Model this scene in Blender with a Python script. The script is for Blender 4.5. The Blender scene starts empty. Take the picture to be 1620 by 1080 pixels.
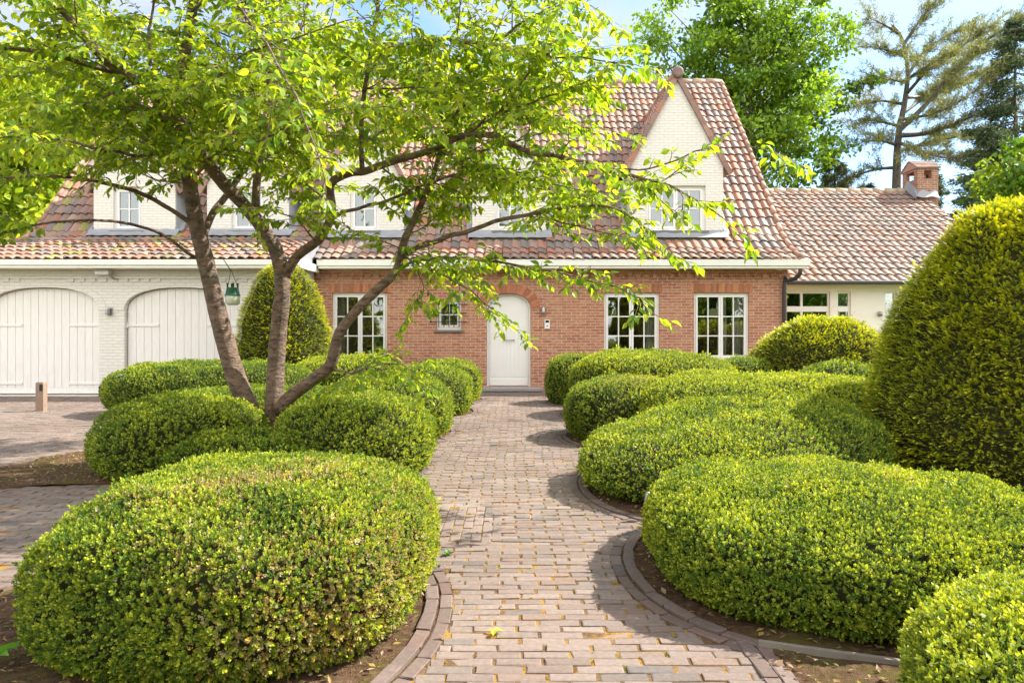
import bpy, math, random
import numpy as np
from mathutils import Vector, Matrix
from mathutils.geometry import tessellate_polygon

S = bpy.context.scene
COL = S.collection
RNG = np.random.default_rng(11)
random.seed(5)
F, CX, HY, CAMZ = 1180.0, 810.0, 523.0, 1.42

def P(px, py, d):
    """a point d metres in front of the camera's plane, seen in the photo at px, py"""
    return np.array([(px - CX) * d / F, d, CAMZ + (HY - py) * d / F])

# ------------------------------------------------------------------ mesh helpers
def mesh_from(name, verts, faces, mats, cols=None, smooth=False, matidx=None):
    """faces: list of (n,k) int arrays"""
    verts = np.asarray(verts, np.float32).reshape(-1, 3)
    me = bpy.data.meshes.new(name)
    me.vertices.add(len(verts)); me.vertices.foreach_set('co', verts.ravel())
    fl = [np.asarray(f, np.int32) for f in faces if len(f)]
    nl = sum(f.size for f in fl); npoly = sum(len(f) for f in fl)
    me.loops.add(nl); me.polygons.add(npoly)
    me.loops.foreach_set('vertex_index', np.concatenate([f.ravel() for f in fl]))
    tot = np.concatenate([np.full(len(f), f.shape[1], np.int32) for f in fl])
    st = np.concatenate([[0], np.cumsum(tot)[:-1]]).astype(np.int32)
    me.polygons.foreach_set('loop_start', st)
    me.polygons.foreach_set('loop_total', tot)
    me.polygons.foreach_set('use_smooth', np.full(npoly, smooth, bool))
    if matidx is not None:
        me.polygons.foreach_set('material_index', np.asarray(matidx, np.int32))
    if cols is not None:
        a = me.color_attributes.new('col', 'FLOAT_COLOR', 'POINT')
        c = np.ones((len(verts), 4), np.float32); c[:, :3] = cols
        a.data.foreach_set('color', c.ravel())
    for m in (mats if isinstance(mats, (list, tuple)) else [mats]):
        me.materials.append(m)
    me.update(calc_edges=True); me.validate(clean_customdata=False)
    return me

def link(name, me, parent=None):
    o = bpy.data.objects.new(name, me); COL.objects.link(o)
    if parent is not None:
        o.parent = parent
        o.matrix_parent_inverse = Matrix.Translation(-Vector(parent.location))
    return o

def empty(name, loc=(0, 0, 0)):
    o = bpy.data.objects.new(name, None); COL.objects.link(o); o.location = loc
    o.empty_display_size = .2
    return o

def tag(o, label=None, cat=None, group=None, kind=None):
    if label: o['label'] = label
    if cat: o['category'] = cat
    if group: o['group'] = group
    if kind: o['kind'] = kind
    return o

class MB:
    """collects shapes for ONE mesh"""
    def __init__(s): s.v = []; s.q = []; s.t = []; s.n = 0; s.c = []; s.qm = []; s.tm = []
    def add(s, v, q=(), t=(), col=None, m=0):
        v = np.asarray(v, float).reshape(-1, 3)
        if len(q): s.q.append(np.asarray(q, int) + s.n); s.qm += [m] * len(q)
        if len(t): s.t.append(np.asarray(t, int) + s.n); s.tm += [m] * len(t)
        s.v.append(v); s.n += len(v)
        c = np.ones((len(v), 3)) * (1 if col is None else np.asarray(col)); s.c.append(c)
        return s
    def box(s, x0, x1, y0, y1, z0, z1, m=0, col=None, bev=0.0):
        if bev:
            b = bev
            v = []
            for (xa, xb, ya, yb, z) in ((x0+b, x1-b, y0+b, y1-b, z0), (x0, x1, y0, y1, z0+b), (x0, x1, y0, y1, z1-b), (x0+b, x1-b, y0+b, y1-b, z1)):
                v += [(xa, ya, z), (xb, ya, z), (xb, yb, z), (xa, yb, z)]
            q = [(3, 2, 1, 0), (12, 13, 14, 15)]
            for k in range(3):
                for i in range(4):
                    j = (i + 1) % 4
                    q.append((k*4+i, k*4+j, k*4+4+j, k*4+4+i))
            return s.add(v, q, m=m, col=col)
        v = [(x0,y0,z0),(x1,y0,z0),(x1,y1,z0),(x0,y1,z0),(x0,y0,z1),(x1,y0,z1),(x1,y1,z1),(x0,y1,z1)]
        return s.add(v, [(3,2,1,0),(4,5,6,7),(0,1,5,4),(1,2,6,5),(2,3,7,6),(3,0,4,7)], m=m, col=col)
    def hexa(s, v8, m=0, col=None):
        return s.add(v8, [(3,2,1,0),(4,5,6,7),(0,1,5,4),(1,2,6,5),(2,3,7,6),(3,0,4,7)], m=m, col=col)
    def prism(s, poly, y0, y1, m=0, holes=()):
        """polygon in (x,z) with holes, from y0 (front) to y1"""
        loops = [list(poly)] + [list(h) for h in holes]
        flat = [p for l in loops for p in l]
        tris = tessellate_polygon([[Vector((a, b, 0)) for a, b in l] for l in loops])
        n = len(flat)
        v = [(a, y0, b) for a, b in flat] + [(a, y1, b) for a, b in flat]
        t = []
        for a, b, c in tris:
            A, B, C = flat[a], flat[b], flat[c]
            cr = (B[0]-A[0])*(C[1]-A[1]) - (B[1]-A[1])*(C[0]-A[0])
            if cr < 0: a, c = c, a
            t.append((a, b, c)); t.append((c+n, b+n, a+n))
        q = []; o = 0
        for l in loops:
            k = len(l)
            for i in range(k): q.append((o+i, o+(i+1) % k, n+o+(i+1) % k, n+o+i))
            o += k
        return s.add(v, q, t, m=m)
    def lathe(s, prof, c=(0, 0, 0), axis='z', n=20, m=0, col=None):
        v = []; q = []
        for r, h in prof:
            for i in range(n):
                a = 2*math.pi*i/n
                p = (r*math.cos(a), r*math.sin(a), h)
                if axis == 'y': p = (p[0], p[2], p[1])
                if axis == 'x': p = (p[2], p[0], p[1])
                v.append((p[0]+c[0], p[1]+c[1], p[2]+c[2]))
        for k in range(len(prof)-1):
            for i in range(n):
                j = (i+1) % n; q.append((k*n+i, k*n+j, (k+1)*n+j, (k+1)*n+i))
        return s.add(v, q, m=m, col=col)
    def tube(s, pts, rad, n=8, m=0, col=None, cap=True, wob=0.0, rng=None):
        pts = np.asarray(pts, float); rad = np.broadcast_to(np.asarray(rad, float), (len(pts),))
        T = np.gradient(pts, axis=0); T /= np.linalg.norm(T, axis=1)[:, None] + 1e-9
        up = np.array([0, 0, 1.0]) if abs(T[0][2]) < .9 else np.array([1.0, 0, 0])
        N = np.cross(T[0], up); N /= np.linalg.norm(N)
        ang = np.arange(n)*2*math.pi/n; V = []
        for i in range(len(pts)):
            N = N - T[i]*np.dot(N, T[i]); N /= np.linalg.norm(N)+1e-9
            B = np.cross(T[i], N)
            rr = np.full(n, rad[i])
            if wob and rng is not None: rr = rr*(1+wob*rng.normal(size=n))
            V.append(pts[i] + rr[:, None]*(np.cos(ang)[:, None]*N + np.sin(ang)[:, None]*B))
        V = np.concatenate(V)
        k = len(pts); i = np.arange(n); j = (i+1) % n
        q = np.concatenate([np.stack([a*n+i, a*n+j, (a+1)*n+j, (a+1)*n+i], 1) for a in range(k-1)])
        if cap:
            V = np.concatenate([V, pts[:1], pts[-1:]])
            t = np.concatenate([np.stack([j, i, np.full(n, k*n)], 1), np.stack([(k-1)*n+i, (k-1)*n+j, np.full(n, k*n+1)], 1)])
            return s.add(V, q, t, m=m, col=col)
        return s.add(V, q, m=m, col=col)
    def build(s, name, mats, parent=None, smooth=False, cols=False):
        q = np.concatenate(s.q) if s.q else np.zeros((0, 4), int)
        t = np.concatenate(s.t) if s.t else np.zeros((0, 3), int)
        me = mesh_from(name, np.concatenate(s.v), [q, t], mats, np.concatenate(s.c) if cols else None, smooth, s.qm + s.tm)
        return link(name, me, parent)

def catmull(pts, step=.12):
    pts = np.asarray(pts, float)
    p = np.vstack([2*pts[0]-pts[1], pts, 2*pts[-1]-pts[-2]])
    out = []
    for i in range(1, len(p)-2):
        k = max(2, int(np.linalg.norm(p[i+1]-p[i])/step))
        for t in np.arange(k)/k:
            out.append(.5*((2*p[i]) + (-p[i-1]+p[i+1])*t + (2*p[i-1]-5*p[i]+4*p[i+1]-p[i+2])*t*t + (-p[i-1]+3*p[i]-3*p[i+1]+p[i+2])*t**3))
    out.append(p[-2])
    return np.array(out)

_ph = np.random.default_rng(3).uniform(0, 6.28, (40, 3))
_kd = np.random.default_rng(4).normal(size=(40, 3))
def noise3(p, f=1.0, n=7, seed=0):
    """smooth value in about -1..1"""
    p = np.asarray(p)*f; r = 0
    for i in range(n):
        k = _kd[(i+seed*7) % 40]*(1+.35*i); r = r + np.sin(p @ k + _ph[(i+seed*5) % 40, 0])/(1+.35*i)
    return r/2.4

# ------------------------------------------------------------------ materials
def new_mat(name):
    m = bpy.data.materials.new(name); m.use_nodes = True
    nt = m.node_tree; nt.nodes.clear()
    out = nt.nodes.new('ShaderNodeOutputMaterial')
    return m, nt, out
def node(nt, t, **kw):
    n = nt.nodes.new(t)
    for k, v in kw.items():
        if hasattr(n, k): setattr(n, k, v)
        else: n.inputs[k.replace('_', ' ')].default_value = v
    return n
def rgba(c): return (c[0], c[1], c[2], 1)
def ramp(nt, fac, stops):
    r = nt.nodes.new('ShaderNodeValToRGB'); e = r.color_ramp.elements
    while len(e) < len(stops): e.new(.5)
    for i, (p, c) in enumerate(stops): e[i].position = p; e[i].color = rgba(c)
    nt.links.new(fac, r.inputs[0]); return r.outputs[0]
def mixc(nt, fac, a, b, mode='MIX'):
    n = nt.nodes.new('ShaderNodeMix'); n.data_type = 'RGBA'; n.blend_type = mode
    for s, v in ((n.inputs[0], fac), (n.inputs[6], a), (n.inputs[7], b)):
        if hasattr(v, 'is_output'): nt.links.new(v, s)
        elif isinstance(v, (tuple, list)): s.default_value = rgba(v)
        else: s.default_value = v
    return n.outputs[2]
def math_(nt, op, a, b=0.0):
    n = nt.nodes.new('ShaderNodeMath'); n.operation = op
    for s, v in ((n.inputs[0], a), (n.inputs[1], b)):
        if hasattr(v, 'is_output'): nt.links.new(v, s)
        else: s.default_value = v
    return n.outputs[0]
def obj_co(nt): return nt.nodes.new('ShaderNodeTexCoord').outputs['Object']
def mapped(nt, co, sc):
    n = nt.nodes.new('ShaderNodeMapping'); n.inputs['Scale'].default_value = sc
    nt.links.new(co, n.inputs['Vector']); return n.outputs[0]
def noise(nt, co, scale, detail=4, rough=.55):
    n = node(nt, 'ShaderNodeTexNoise', Scale=scale, Detail=detail, Roughness=rough)
    nt.links.new(co, n.inputs['Vector']); return n.outputs[0]
def bump(nt, h, strength, dist=.01):
    n = nt.nodes.new('ShaderNodeBump'); n.inputs['Strength'].default_value = strength; n.inputs['Distance'].default_value = dist
    nt.links.new(h, n.inputs['Height']); return n.outputs[0]
def princ(nt, out, col, rough=.6, spec=.4, metal=0, normal=None):
    b = nt.nodes.new('ShaderNodeBsdfPrincipled')
    if hasattr(col, 'is_output'): nt.links.new(col, b.inputs['Base Color'])
    else: b.inputs['Base Color'].default_value = rgba(col)
    if hasattr(rough, 'is_output'): nt.links.new(rough, b.inputs['Roughness'])
    else: b.inputs['Roughness'].default_value = rough
    b.inputs['Specular IOR Level'].default_value = spec; b.inputs['Metallic'].default_value = metal
    if normal is not None: nt.links.new(normal, b.inputs['Normal'])
    nt.links.new(b.outputs[0], out.inputs[0]); return b

def mat_plain(name, col, rough=.5, var=.12, scale=6, spec=.4, metal=0, bumps=.15):
    m, nt, out = new_mat(name); co = obj_co(nt)
    n = noise(nt, co, scale, 5, .6)
    c = mixc(nt, n, tuple(x*(1-var) for x in col), tuple(min(1, x*(1+var)) for x in col))
    princ(nt, out, c, rough, spec, metal, bump(nt, noise(nt, co, scale*8, 3), bumps, .004))
    return m

def mat_leaf(name, trans=.45, tint=(1.5, 1.35, .5), rough=.45, spec=.35):
    m, nt, out = new_mat(name)
    a = nt.nodes.new('ShaderNodeAttribute'); a.attribute_name = 'col'
    b = nt.nodes.new('ShaderNodeBsdfPrincipled'); b.inputs['Roughness'].default_value = rough
    b.inputs['Specular IOR Level'].default_value = spec
    nt.links.new(a.outputs['Color'], b.inputs['Base Color'])
    t = nt.nodes.new('ShaderNodeBsdfTranslucent')
    tc = mixc(nt, 1.0, a.outputs['Color'], tint, 'MULTIPLY'); nt.links.new(tc, t.inputs[0])
    x = nt.nodes.new('ShaderNodeMixShader'); x.inputs[0].default_value = trans
    nt.links.new(b.outputs[0], x.inputs[1]); nt.links.new(t.outputs[0], x.inputs[2]); nt.links.new(x.outputs[0], out.inputs[0])
    return m

def mat_vcol(name, rough=.8, spec=.25, nscale=30, var=.3, bumps=.3, stain=None, stain_scale=2.0, stain_lo=.52, stain_hi=.7, streak=None):
    m, nt, out = new_mat(name); co = obj_co(nt)
    a = nt.nodes.new('ShaderNodeAttribute'); a.attribute_name = 'col'
    n = noise(nt, co, nscale, 6, .65)
    g = ramp(nt, n, [(.25, (1-var,)*3), (.75, (1+var,)*3)])
    c = mixc(nt, 1.0, a.outputs['Color'], g, 'MULTIPLY')
    if streak:
        k = noise(nt, mapped(nt, co, (2.2, .35, .35)), 2.0, 6, .7)
        c = mixc(nt, ramp(nt, k, [(.47, (0, 0, 0)), (.70, (.62,)*3)]), c, streak)
    if stain:
        f = ramp(nt, noise(nt, co, stain_scale, 6, .7), [(stain_lo, (0, 0, 0)), (stain_hi, (1, 1, 1))])
        c = mixc(nt, f, c, stain)
    princ(nt, out, c, rough, spec, 0, bump(nt, n, bumps, .006))
    return m

def mat_brick(name, c1, c2, mortar, w=.225, h=.0667, ms=.011, var=.35, rot=False, rough=.85, bumps=.5, pale=None, spec=.2):
    m, nt, out = new_mat(name); co = obj_co(nt)
    sx = nt.nodes.new('ShaderNodeSeparateXYZ'); nt.links.new(co, sx.inputs[0])
    u = math_(nt, 'ADD', sx.outputs[0], sx.outputs[1])
    cb = nt.nodes.new('ShaderNodeCombineXYZ')
    nt.links.new(sx.outputs[2] if rot else u, cb.inputs[0]); nt.links.new(u if rot else sx.outputs[2], cb.inputs[1])
    # wobble of hand-made brick edges
    wob = nt.nodes.new('ShaderNodeVectorMath'); wob.operation = 'MULTIPLY_ADD'
    nz = node(nt, 'ShaderNodeTexNoise', Scale=9, Detail=2); nt.links.new(co, nz.inputs['Vector'])
    nt.links.new(nz.outputs['Color'], wob.inputs[0]); wob.inputs[1].default_value = (.012, .008, 0); nt.links.new(cb.outputs[0], wob.inputs[2])
    b = nt.nodes.new('ShaderNodeTexBrick'); nt.links.new(wob.outputs[0], b.inputs['Vector'])
    b.inputs['Color1'].default_value = rgba(c1); b.inputs['Color2'].default_value = rgba(c2); b.inputs['Mortar'].default_value = rgba(mortar)
    b.inputs['Scale'].default_value = 1; b.inputs['Brick Width'].default_value = w; b.inputs['Row Height'].default_value = h
    b.inputs['Mortar Size'].default_value = ms; b.inputs['Mortar Smooth'].default_value = .3; b.inputs['Bias'].default_value = 0
    n = noise(nt, co, 14, 6, .7)
    g = ramp(nt, n, [(.25, (1-var,)*3), (.75, (1+var,)*3)])
    c = mixc(nt, 1.0, b.outputs['Color'], g, 'MULTIPLY')
    if pale:
        f = ramp(nt, noise(nt, co, 2.2, 5, .75), [(.5, (0, 0, 0)), (.8, (.55,)*3)])
        c = mixc(nt, f, c, pale)
    d = noise(nt, mapped(nt, co, (1.3, 1.3, .5)), 2.4, 8, .78)
    c = mixc(nt, ramp(nt, d, [(.56, (0, 0, 0)), (.78, (.30,)*3)]), c, tuple(x*.55 for x in c1))
    hgt = math_(nt, 'ADD', math_(nt, 'SUBTRACT', 1.0, b.outputs['Fac']), math_(nt, 'MULTIPLY', n, .5))
    princ(nt, out, c, rough, spec, 0, bump(nt, hgt, bumps, .012))
    return m

M = {}
M['brick'] = mat_brick('red_brick', (.37, .115, .06), (.49, .21, .11), (.43, .35, .27), pale=(.47, .29, .18))
M['chimney_brick'] = mat_brick('chimney_brick', (.25, .095, .055), (.36, .17, .10), (.36, .30, .25))
M['soldier'] = mat_brick('soldier_brick', (.46, .16, .08), (.52, .26, .16), (.5, .41, .33), rot=True, w=.26, h=.062)
M['white_brick'] = mat_brick('painted_brick', (.74, .70, .635), (.71, .67, .605), (.63, .59, .52), var=.05, bumps=.55, rough=.6)
M['plinth'] = mat_brick('tarred_plinth', (.022, .021, .022), (.03, .028, .028), (.015, .015, .015), bumps=.5, rough=.6)
M['white'] = mat_plain('white_paint', (.80, .775, .735), .38, .03, 5, .45, bumps=.05)
M['cream'] = mat_plain('cream_paint', (.76, .75, .67), .45, .04, 5, .4, bumps=.06)
M['render_wall'] = mat_plain('cream_render', (.80, .74, .65), .8, .04, 3, .2, bumps=.2)
M['zinc'] = mat_plain('weathered_zinc', (.27, .275, .29), .6, .25, 4, .4, .2, .1)
M['pipe'] = mat_plain('dark_pipe', (.045, .04, .036), .45, .15, 6, .5, .3, .05)
M['stone'] = mat_plain('blue_stone', (.30, .285, .28), .7, .15, 10, .3)
M['sill'] = mat_plain('grey_sill', (.16, .155, .14), .7, .2, 12, .3)
M['iron'] = mat_plain('black_iron', (.012, .012, .013), .5, .1, 12, .4)
M['steel'] = mat_plain('brushed_steel', (.35, .34, .33), .35, .1, 20, .5, .9, .02)
M['plastic_w'] = mat_plain('white_plastic', (.74, .73, .7), .35, .03, 10, .5, 0, .02)
M['dark_glassy'] = mat_plain('black_plastic', (.015, .016, .018), .2, .1, 10, .5, 0, .01)
M['curtain'] = mat_plain('linen_curtain', (.78, .76, .68), .9, .06, 8, .1)
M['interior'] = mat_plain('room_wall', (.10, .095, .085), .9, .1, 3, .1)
M['wood_post'] = mat_plain('oiled_wood', (.25, .175, .125), .7, .25, 9, .3)
M['timber'] = mat_plain('grey_timber', (.20, .17, .135), .8, .2, 14, .2)
M['tile'] = mat_vcol('clay_pantile', .62, .35, 22, .26, .25, (.15, .125, .10), 1.3, .52, .95, streak=(.25, .185, .15))
M['paver'] = mat_vcol('clay_paver', .8, .25, 40, .24, .35, (.30, .25, .21), 1.1, .55, .85)
M['leaf_box'] = mat_leaf('box_leaf', .34, (1.45, 1.35, .4), .5, .25)
M['leaf_yew'] = mat_leaf('yew_needle', .28, (1.5, 1.3, .35), .5, .3)
M['leaf_cherry'] = mat_leaf('cherry_leaf', .55, (1.8, 1.6, .4), .42, .3)
M['leaf_tree'] = mat_leaf('tree_leaf', .42, (1.6, 1.5, .45), .5, .3)
M['needle'] = mat_leaf('pine_needle', .25, (1.3, 1.25, .6), .55, .25)
M['lid_green'] = mat_plain('green_plastic', (.018, .10, .045), .35, .08, 10, .5, 0, .02)

def mat_glass():
    m, nt, out = new_mat('window_glass')
    g = nt.nodes.new('ShaderNodeBsdfGlossy'); g.inputs['Roughness'].default_value = .015; g.inputs[0].default_value = (.95, 1, .97, 1)
    co = obj_co(nt); nt.links.new(bump(nt, noise(nt, co, 1.8, 2), .06, .05), g.inputs['Normal'])
    t = nt.nodes.new('ShaderNodeBsdfTransparent'); t.inputs[0].default_value = (.78, .82, .78, 1)
    f = nt.nodes.new('ShaderNodeFresnel'); f.inputs[0].default_value = 1.9
    x = nt.nodes.new('ShaderNodeMixShader')
    nt.links.new(math_(nt, 'ADD', math_(nt, 'MULTIPLY', f.outputs[0], 1.2), .10), x.inputs[0])
    nt.links.new(t.outputs[0], x.inputs[1]); nt.links.new(g.outputs[0], x.inputs[2]); nt.links.new(x.outputs[0], out.inputs[0])
    return m
M['glass'] = mat_glass()

def mat_boards():
    m, nt, out = new_mat('white_boards'); co = obj_co(nt)
    n = noise(nt, mapped(nt, co, (6, 6, .6)), 6, 5, .6)
    c = ramp(nt, n, [(.3, (.72, .68, .63)), (.7, (.80, .765, .72))])
    d = noise(nt, mapped(nt, co, (2.5, 2.5, .35)), 3.0, 8, .8)
    c = mixc(nt, ramp(nt, d, [(.56, (0, 0, 0)), (.80, (.35,)*3)]), c, (.50, .45, .38))
    princ(nt, out, c, .45, .4, 0, bump(nt, n, .1, .004)); return m
M['boards'] = mat_boards()

def mat_soil():
    m, nt, out = new_mat('bed_soil'); co = obj_co(nt)
    n = noise(nt, co, 22, 8, .75); n2 = noise(nt, co, 1.6, 5, .7); n3 = noise(nt, co, 120, 3, .7)
    c = ramp(nt, n, [(.3, (.05, .028, .016)), (.5, (.13, .075, .042)), (.68, (.24, .15, .09)), (.8, (.42, .32, .22))])
    f = ramp(nt, n2, [(.5, (0, 0, 0)), (.64, (.85,)*3)])
    c = mixc(nt, f, c, mixc(nt, n3, (.05, .06, .012), (.20, .17, .03)))
    princ(nt, out, c, .95, .1, 0, bump(nt, math_(nt, 'ADD', n, n3), .9, .03)); return m
M['soil'] = mat_soil()

def mat_joint():
    m, nt, out = new_mat('mossy_joint'); co = obj_co(nt)
    n = noise(nt, co, 3.5, 6, .7); n2 = noise(nt, co, 60, 4, .7)
    c = ramp(nt, n, [(.34, (.07, .048, .034)), (.47, (.15, .09, .045)), (.58, (.30, .165, .035)), (.72, (.22, .19, .045))])
    c = mixc(nt, .6, c, ramp(nt, n2, [(.3, (.35,)*3), (.7, (1.3,)*3)]), 'MULTIPLY')
    princ(nt, out, c, .95, .1, 0, bump(nt, n2, .8, .01)); return m
M['joint'] = mat_joint()

def mat_ground():
    m, nt, out = new_mat('garden_ground'); co = obj_co(nt)
    n = noise(nt, co, .6, 6, .7); n2 = noise(nt, co, 40, 4, .7)
    c = ramp(nt, n, [(.35, (.09, .065, .035)), (.5, (.10, .13, .03)), (.7, (.13, .19, .04))])
    c = mixc(nt, .7, c, ramp(nt, n2, [(.3, (.5,)*3), (.7, (1.3,)*3)]), 'MULTIPLY')
    princ(nt, out, c, .95, .1, 0, bump(nt, n2, .8, .03)); return m
M['ground'] = mat_ground()

def mat_bark(name, c1, c2, dark, zs=22, sc=2.0):
    m, nt, out = new_mat(name); co = obj_co(nt)
    n = noise(nt, mapped(nt, co, (sc, sc, zs)), 2.2, 7, .7)
    n2 = noise(nt, co, 5, 5, .7)
    c = ramp(nt, n, [(.28, dark), (.40, c1), (.62, c2), (.78, tuple(x*1.35 for x in c2))])
    c = mixc(nt, ramp(nt, n2, [(.52, (0, 0, 0)), (.72, (.6,)*3)]), c, (.10, .105, .055))
    n4 = noise(nt, mapped(nt, co, (1, 1, 2.2)), 9, 5, .75)
    c = mixc(nt, ramp(nt, n4, [(.50, (0, 0, 0)), (.60, (.8,)*3)]), c, dark)
    princ(nt, out, c, .55, .4, 0, bump(nt, math_(nt, 'ADD', n, n4), 1.0, .03)); return m
M['bark_cherry'] = mat_bark('cherry_bark', (.145, .085, .054), (.25, .16, .105), (.045, .027, .018), 12, 3.0)
M['bark'] = mat_bark('rough_bark', (.10, .075, .055), (.19, .15, .11), (.03, .024, .02), 1.2, 7)
M['hedge_core'] = mat_plain('hedge_twigs', (.030, .030, .012), .95, .5, 25, .05)

def mat_trap():
    m, nt, out = new_mat('clear_jar')
    princ(nt, out, (.55, .56, .42), .2, .5); return m
M['jar'] = mat_trap()
# ================================================================== HOUSE
YW, YG = 17.5, 16.2            # brick front wall, garage front wall
XR, XGR, XL = 6.45, -4.64, -11.6
house = empty('house', (0, 20, 0))
tag(house, 'long villa with red brick front, white garage end, tiled roof and gabled dormers', 'house')

def arch_pts(x0, x1, zb, zs, zt, n=18, e=2.0):
    """opening outline with an arched head (superellipse)"""
    c = (x0+x1)/2; r = (x1-x0)/2; pts = [(x0, zb), (x1, zb)]
    for i in range(n+1):
        a = math.pi*i/n
        ca, sa = math.cos(a), math.sin(a)
        pts.append((c + r*math.copysign(abs(ca)**(2/e), ca), zs + (zt-zs)*abs(sa)**(2/e)))
    return pts
def rect(x0, x1, z0, z1): return [(x0, z0), (x1, z0), (x1, z1), (x0, z1)]

WIN = {'a': (-4.22, -2.93, .73, 2.31), 'b': (2.16, 3.46, .73, 2.31), 'c': (4.27, 5.56, .73, 2.31)}
SW = (-1.77, -1.19, 1.44, 2.14)
DOOR = (-.60, .44, .10, 1.93, 2.30)
GD = [(-11.40, -8.97, 0.02, 1.86, 2.36), (-8.42, -5.96, 0.02, 1.86, 2.36)]

# --- brick front wall
mb = MB()
mb.prism([(XGR, -.3), (XR, -.3), (XR, 2.84), (XGR, 2.84)], YW, YW+.32,
         holes=[rect(*w) for w in WIN.values()] + [rect(*SW), arch_pts(DOOR[0], DOOR[1], DOOR[2], DOOR[3], DOOR[4], e=2.2)])
mb.box(XGR+.002, XR-.001, YW-.045, YW-.001, 2.745, 2.839)                       # corbelled top courses
x = XGR+.06
while x < XR-.12:
    mb.box(x, x+.098, YW-.044, YW-.001, 2.655, 2.744); x += .197
# piers of the door surround
mb.box(-.80, -.604, YW-.010, YW-.001, -.2, 1.90); mb.box(.444, .64, YW-.010, YW-.001, -.2, 1.90)
brick_wall = mb.build('wall', M['brick'], house); brick_wall['label'] = 'red brick front wall'
# arched ring of bricks over the front door, flat arches over the windows
mb = MB()
c = (DOOR[0]+DOOR[1])/2; n = 25
for i in range(n):
    a0 = math.pi*(i+.07)/n; a1 = math.pi*(i+.93)/n
    def pt(a, k):
        ca, sa = math.cos(a), math.sin(a); r = .522 + k; h = .37 + k
        return (c + r*math.copysign(abs(ca)**(2/2.2), ca), 1.93 + h*abs(sa)**(2/2.2))
    q = [pt(a0, .004), pt(a0, .215), pt(a1, .215), pt(a1, .004)]
    col = np.array((.44, .17, .095))*RNG.uniform(.75, 1.25)
    mb.hexa([(q[0][0], YW-.012, q[0][1]), (q[1][0], YW-.012, q[1][1]), (q[1][0], YW-.001, q[1][1]), (q[0][0], YW-.001, q[0][1]),
             (q[3][0], YW-.012, q[3][1]), (q[2][0], YW-.012, q[2][1]), (q[2][0], YW-.001, q[2][1]), (q[3][0], YW-.001, q[3][1])], col=col)
mb.build('brick_arch', M['paver'], house, cols=True)
for k in WIN:
    w = WIN[k]; mb = MB(); x = w[0]-.07
    while x < w[1]+.05:
        mb.box(x, x+.055, YW-.009, YW-.001, w[3]+.012, w[3]+.215, col=np.array((.45, .18, .095))*RNG.uniform(.7, 1.3)*np.array((1, RNG.uniform(.9, 1.2), 1)))
        x += .066
    mb.build('brick_lintel', M['paver'], house, cols=True)

# --- other walls
mb = MB()
mb.prism([(XL, -.3), (XGR, -.3), (XGR, 2.80), (XL, 2.80)], YG, YG+.3, holes=[arch_pts(*d, e=2.35) for d in GD])
x = XL+.1
while x < XGR-.1:
    if not (abs(x+7.19) < .55 or abs(x+10.19) < .55):
        mb.box(x, x+.115, YG-.028, YG-.001, 2.485, 2.552)
    x += .235
mb.box(XL+.002, XGR-.002, YG-.030, YG-.001, 2.553, 2.60)
for d in GD:                                                                      # raised rim of each garage arch
    o = arch_pts(d[0]-.16, d[1]+.16, d[2], d[3], d[4]+.13, e=2.35); i_ = arch_pts(d[0]-.002, d[1]+.002, d[2], d[3], d[4]+.002, e=2.35)
    for k in range(2, len(o)-1):
        a, b, c2, d2 = o[k], o[k+1], i_[k+1], i_[k]
        mb.hexa([(d2[0], YG-.014, d2[1]), (a[0], YG-.014, a[1]), (a[0], YG-.001, a[1]), (d2[0], YG-.001, d2[1]),
                 (c2[0], YG-.014, c2[1]), (b[0], YG-.014, b[1]), (b[0], YG-.001, b[1]), (c2[0], YG-.001, c2[1])])
mb.box(XGR-.3, XGR-.001, YG+.301, YW-.002, -.3, 2.80)
g_wall = mb.build('wall', M['white_brick'], house); g_wall['label'] = 'white painted brick garage wall with dentil band'
for x0, x1 in ((-8.97, -8.42), (-5.96, XGR)):
    mb = MB(); mb.box(x0+.003, x1-.003, YG-.022, YG-.001, -.05, .22); mb.build('plinth', M['plinth'], house)
ROOF_M = [(17.08, 3.06), (17.7, 3.36), (18.3, 3.79), (19.7, 5.31), (21.3, 6.98), (23.6, 9.28)]
ROOF_G = [(15.78, 2.93), (16.8, 3.28), (17.9, 3.57), (18.35, 3.84), (19.7, 5.31), (21.3, 6.98), (23.6, 9.28)]
ROOF_B = [(30.2, 3.0), (29.3, 3.6), (28.0, 4.9), (23.6, 9.28)]
mb = MB()
def gable(x0, x1, prof, yf):
    pts = [(yf, -.3)] + [(d, z-.06) for d, z in prof if d > yf] + [(d, z-.06) for d, z in ROOF_B[::-1][1:]]
    pts = [p for p in pts if p[0] <= 29.6] + [(29.6, 3.2), (29.6, -.3)]
    n = len(pts); v = [(x0, a, b) for a, b in pts] + [(x1, a, b) for a, b in pts]
    tr = tessellate_polygon([[Vector((a, b, 0)) for a, b in pts]])
    t = [tuple(r) for r in tr] + [(r[2]+n, r[1]+n, r[0]+n) for r in tr]
    q = [(i, (i+1) % n, n+(i+1) % n, n+i) for i in range(n)]
    mb.add(v, q, t)
gable(XR-.3, XR, ROOF_M, YW+.321); gable(XL, XL+.3, ROOF_G, YG+.301)
mb.box(XL+.301, XR-.301, 29.3, 29.6, -.3, 3.2)
w = mb.build('wall', M['brick'], house); w['label'] = 'brick gable and rear walls'

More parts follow.
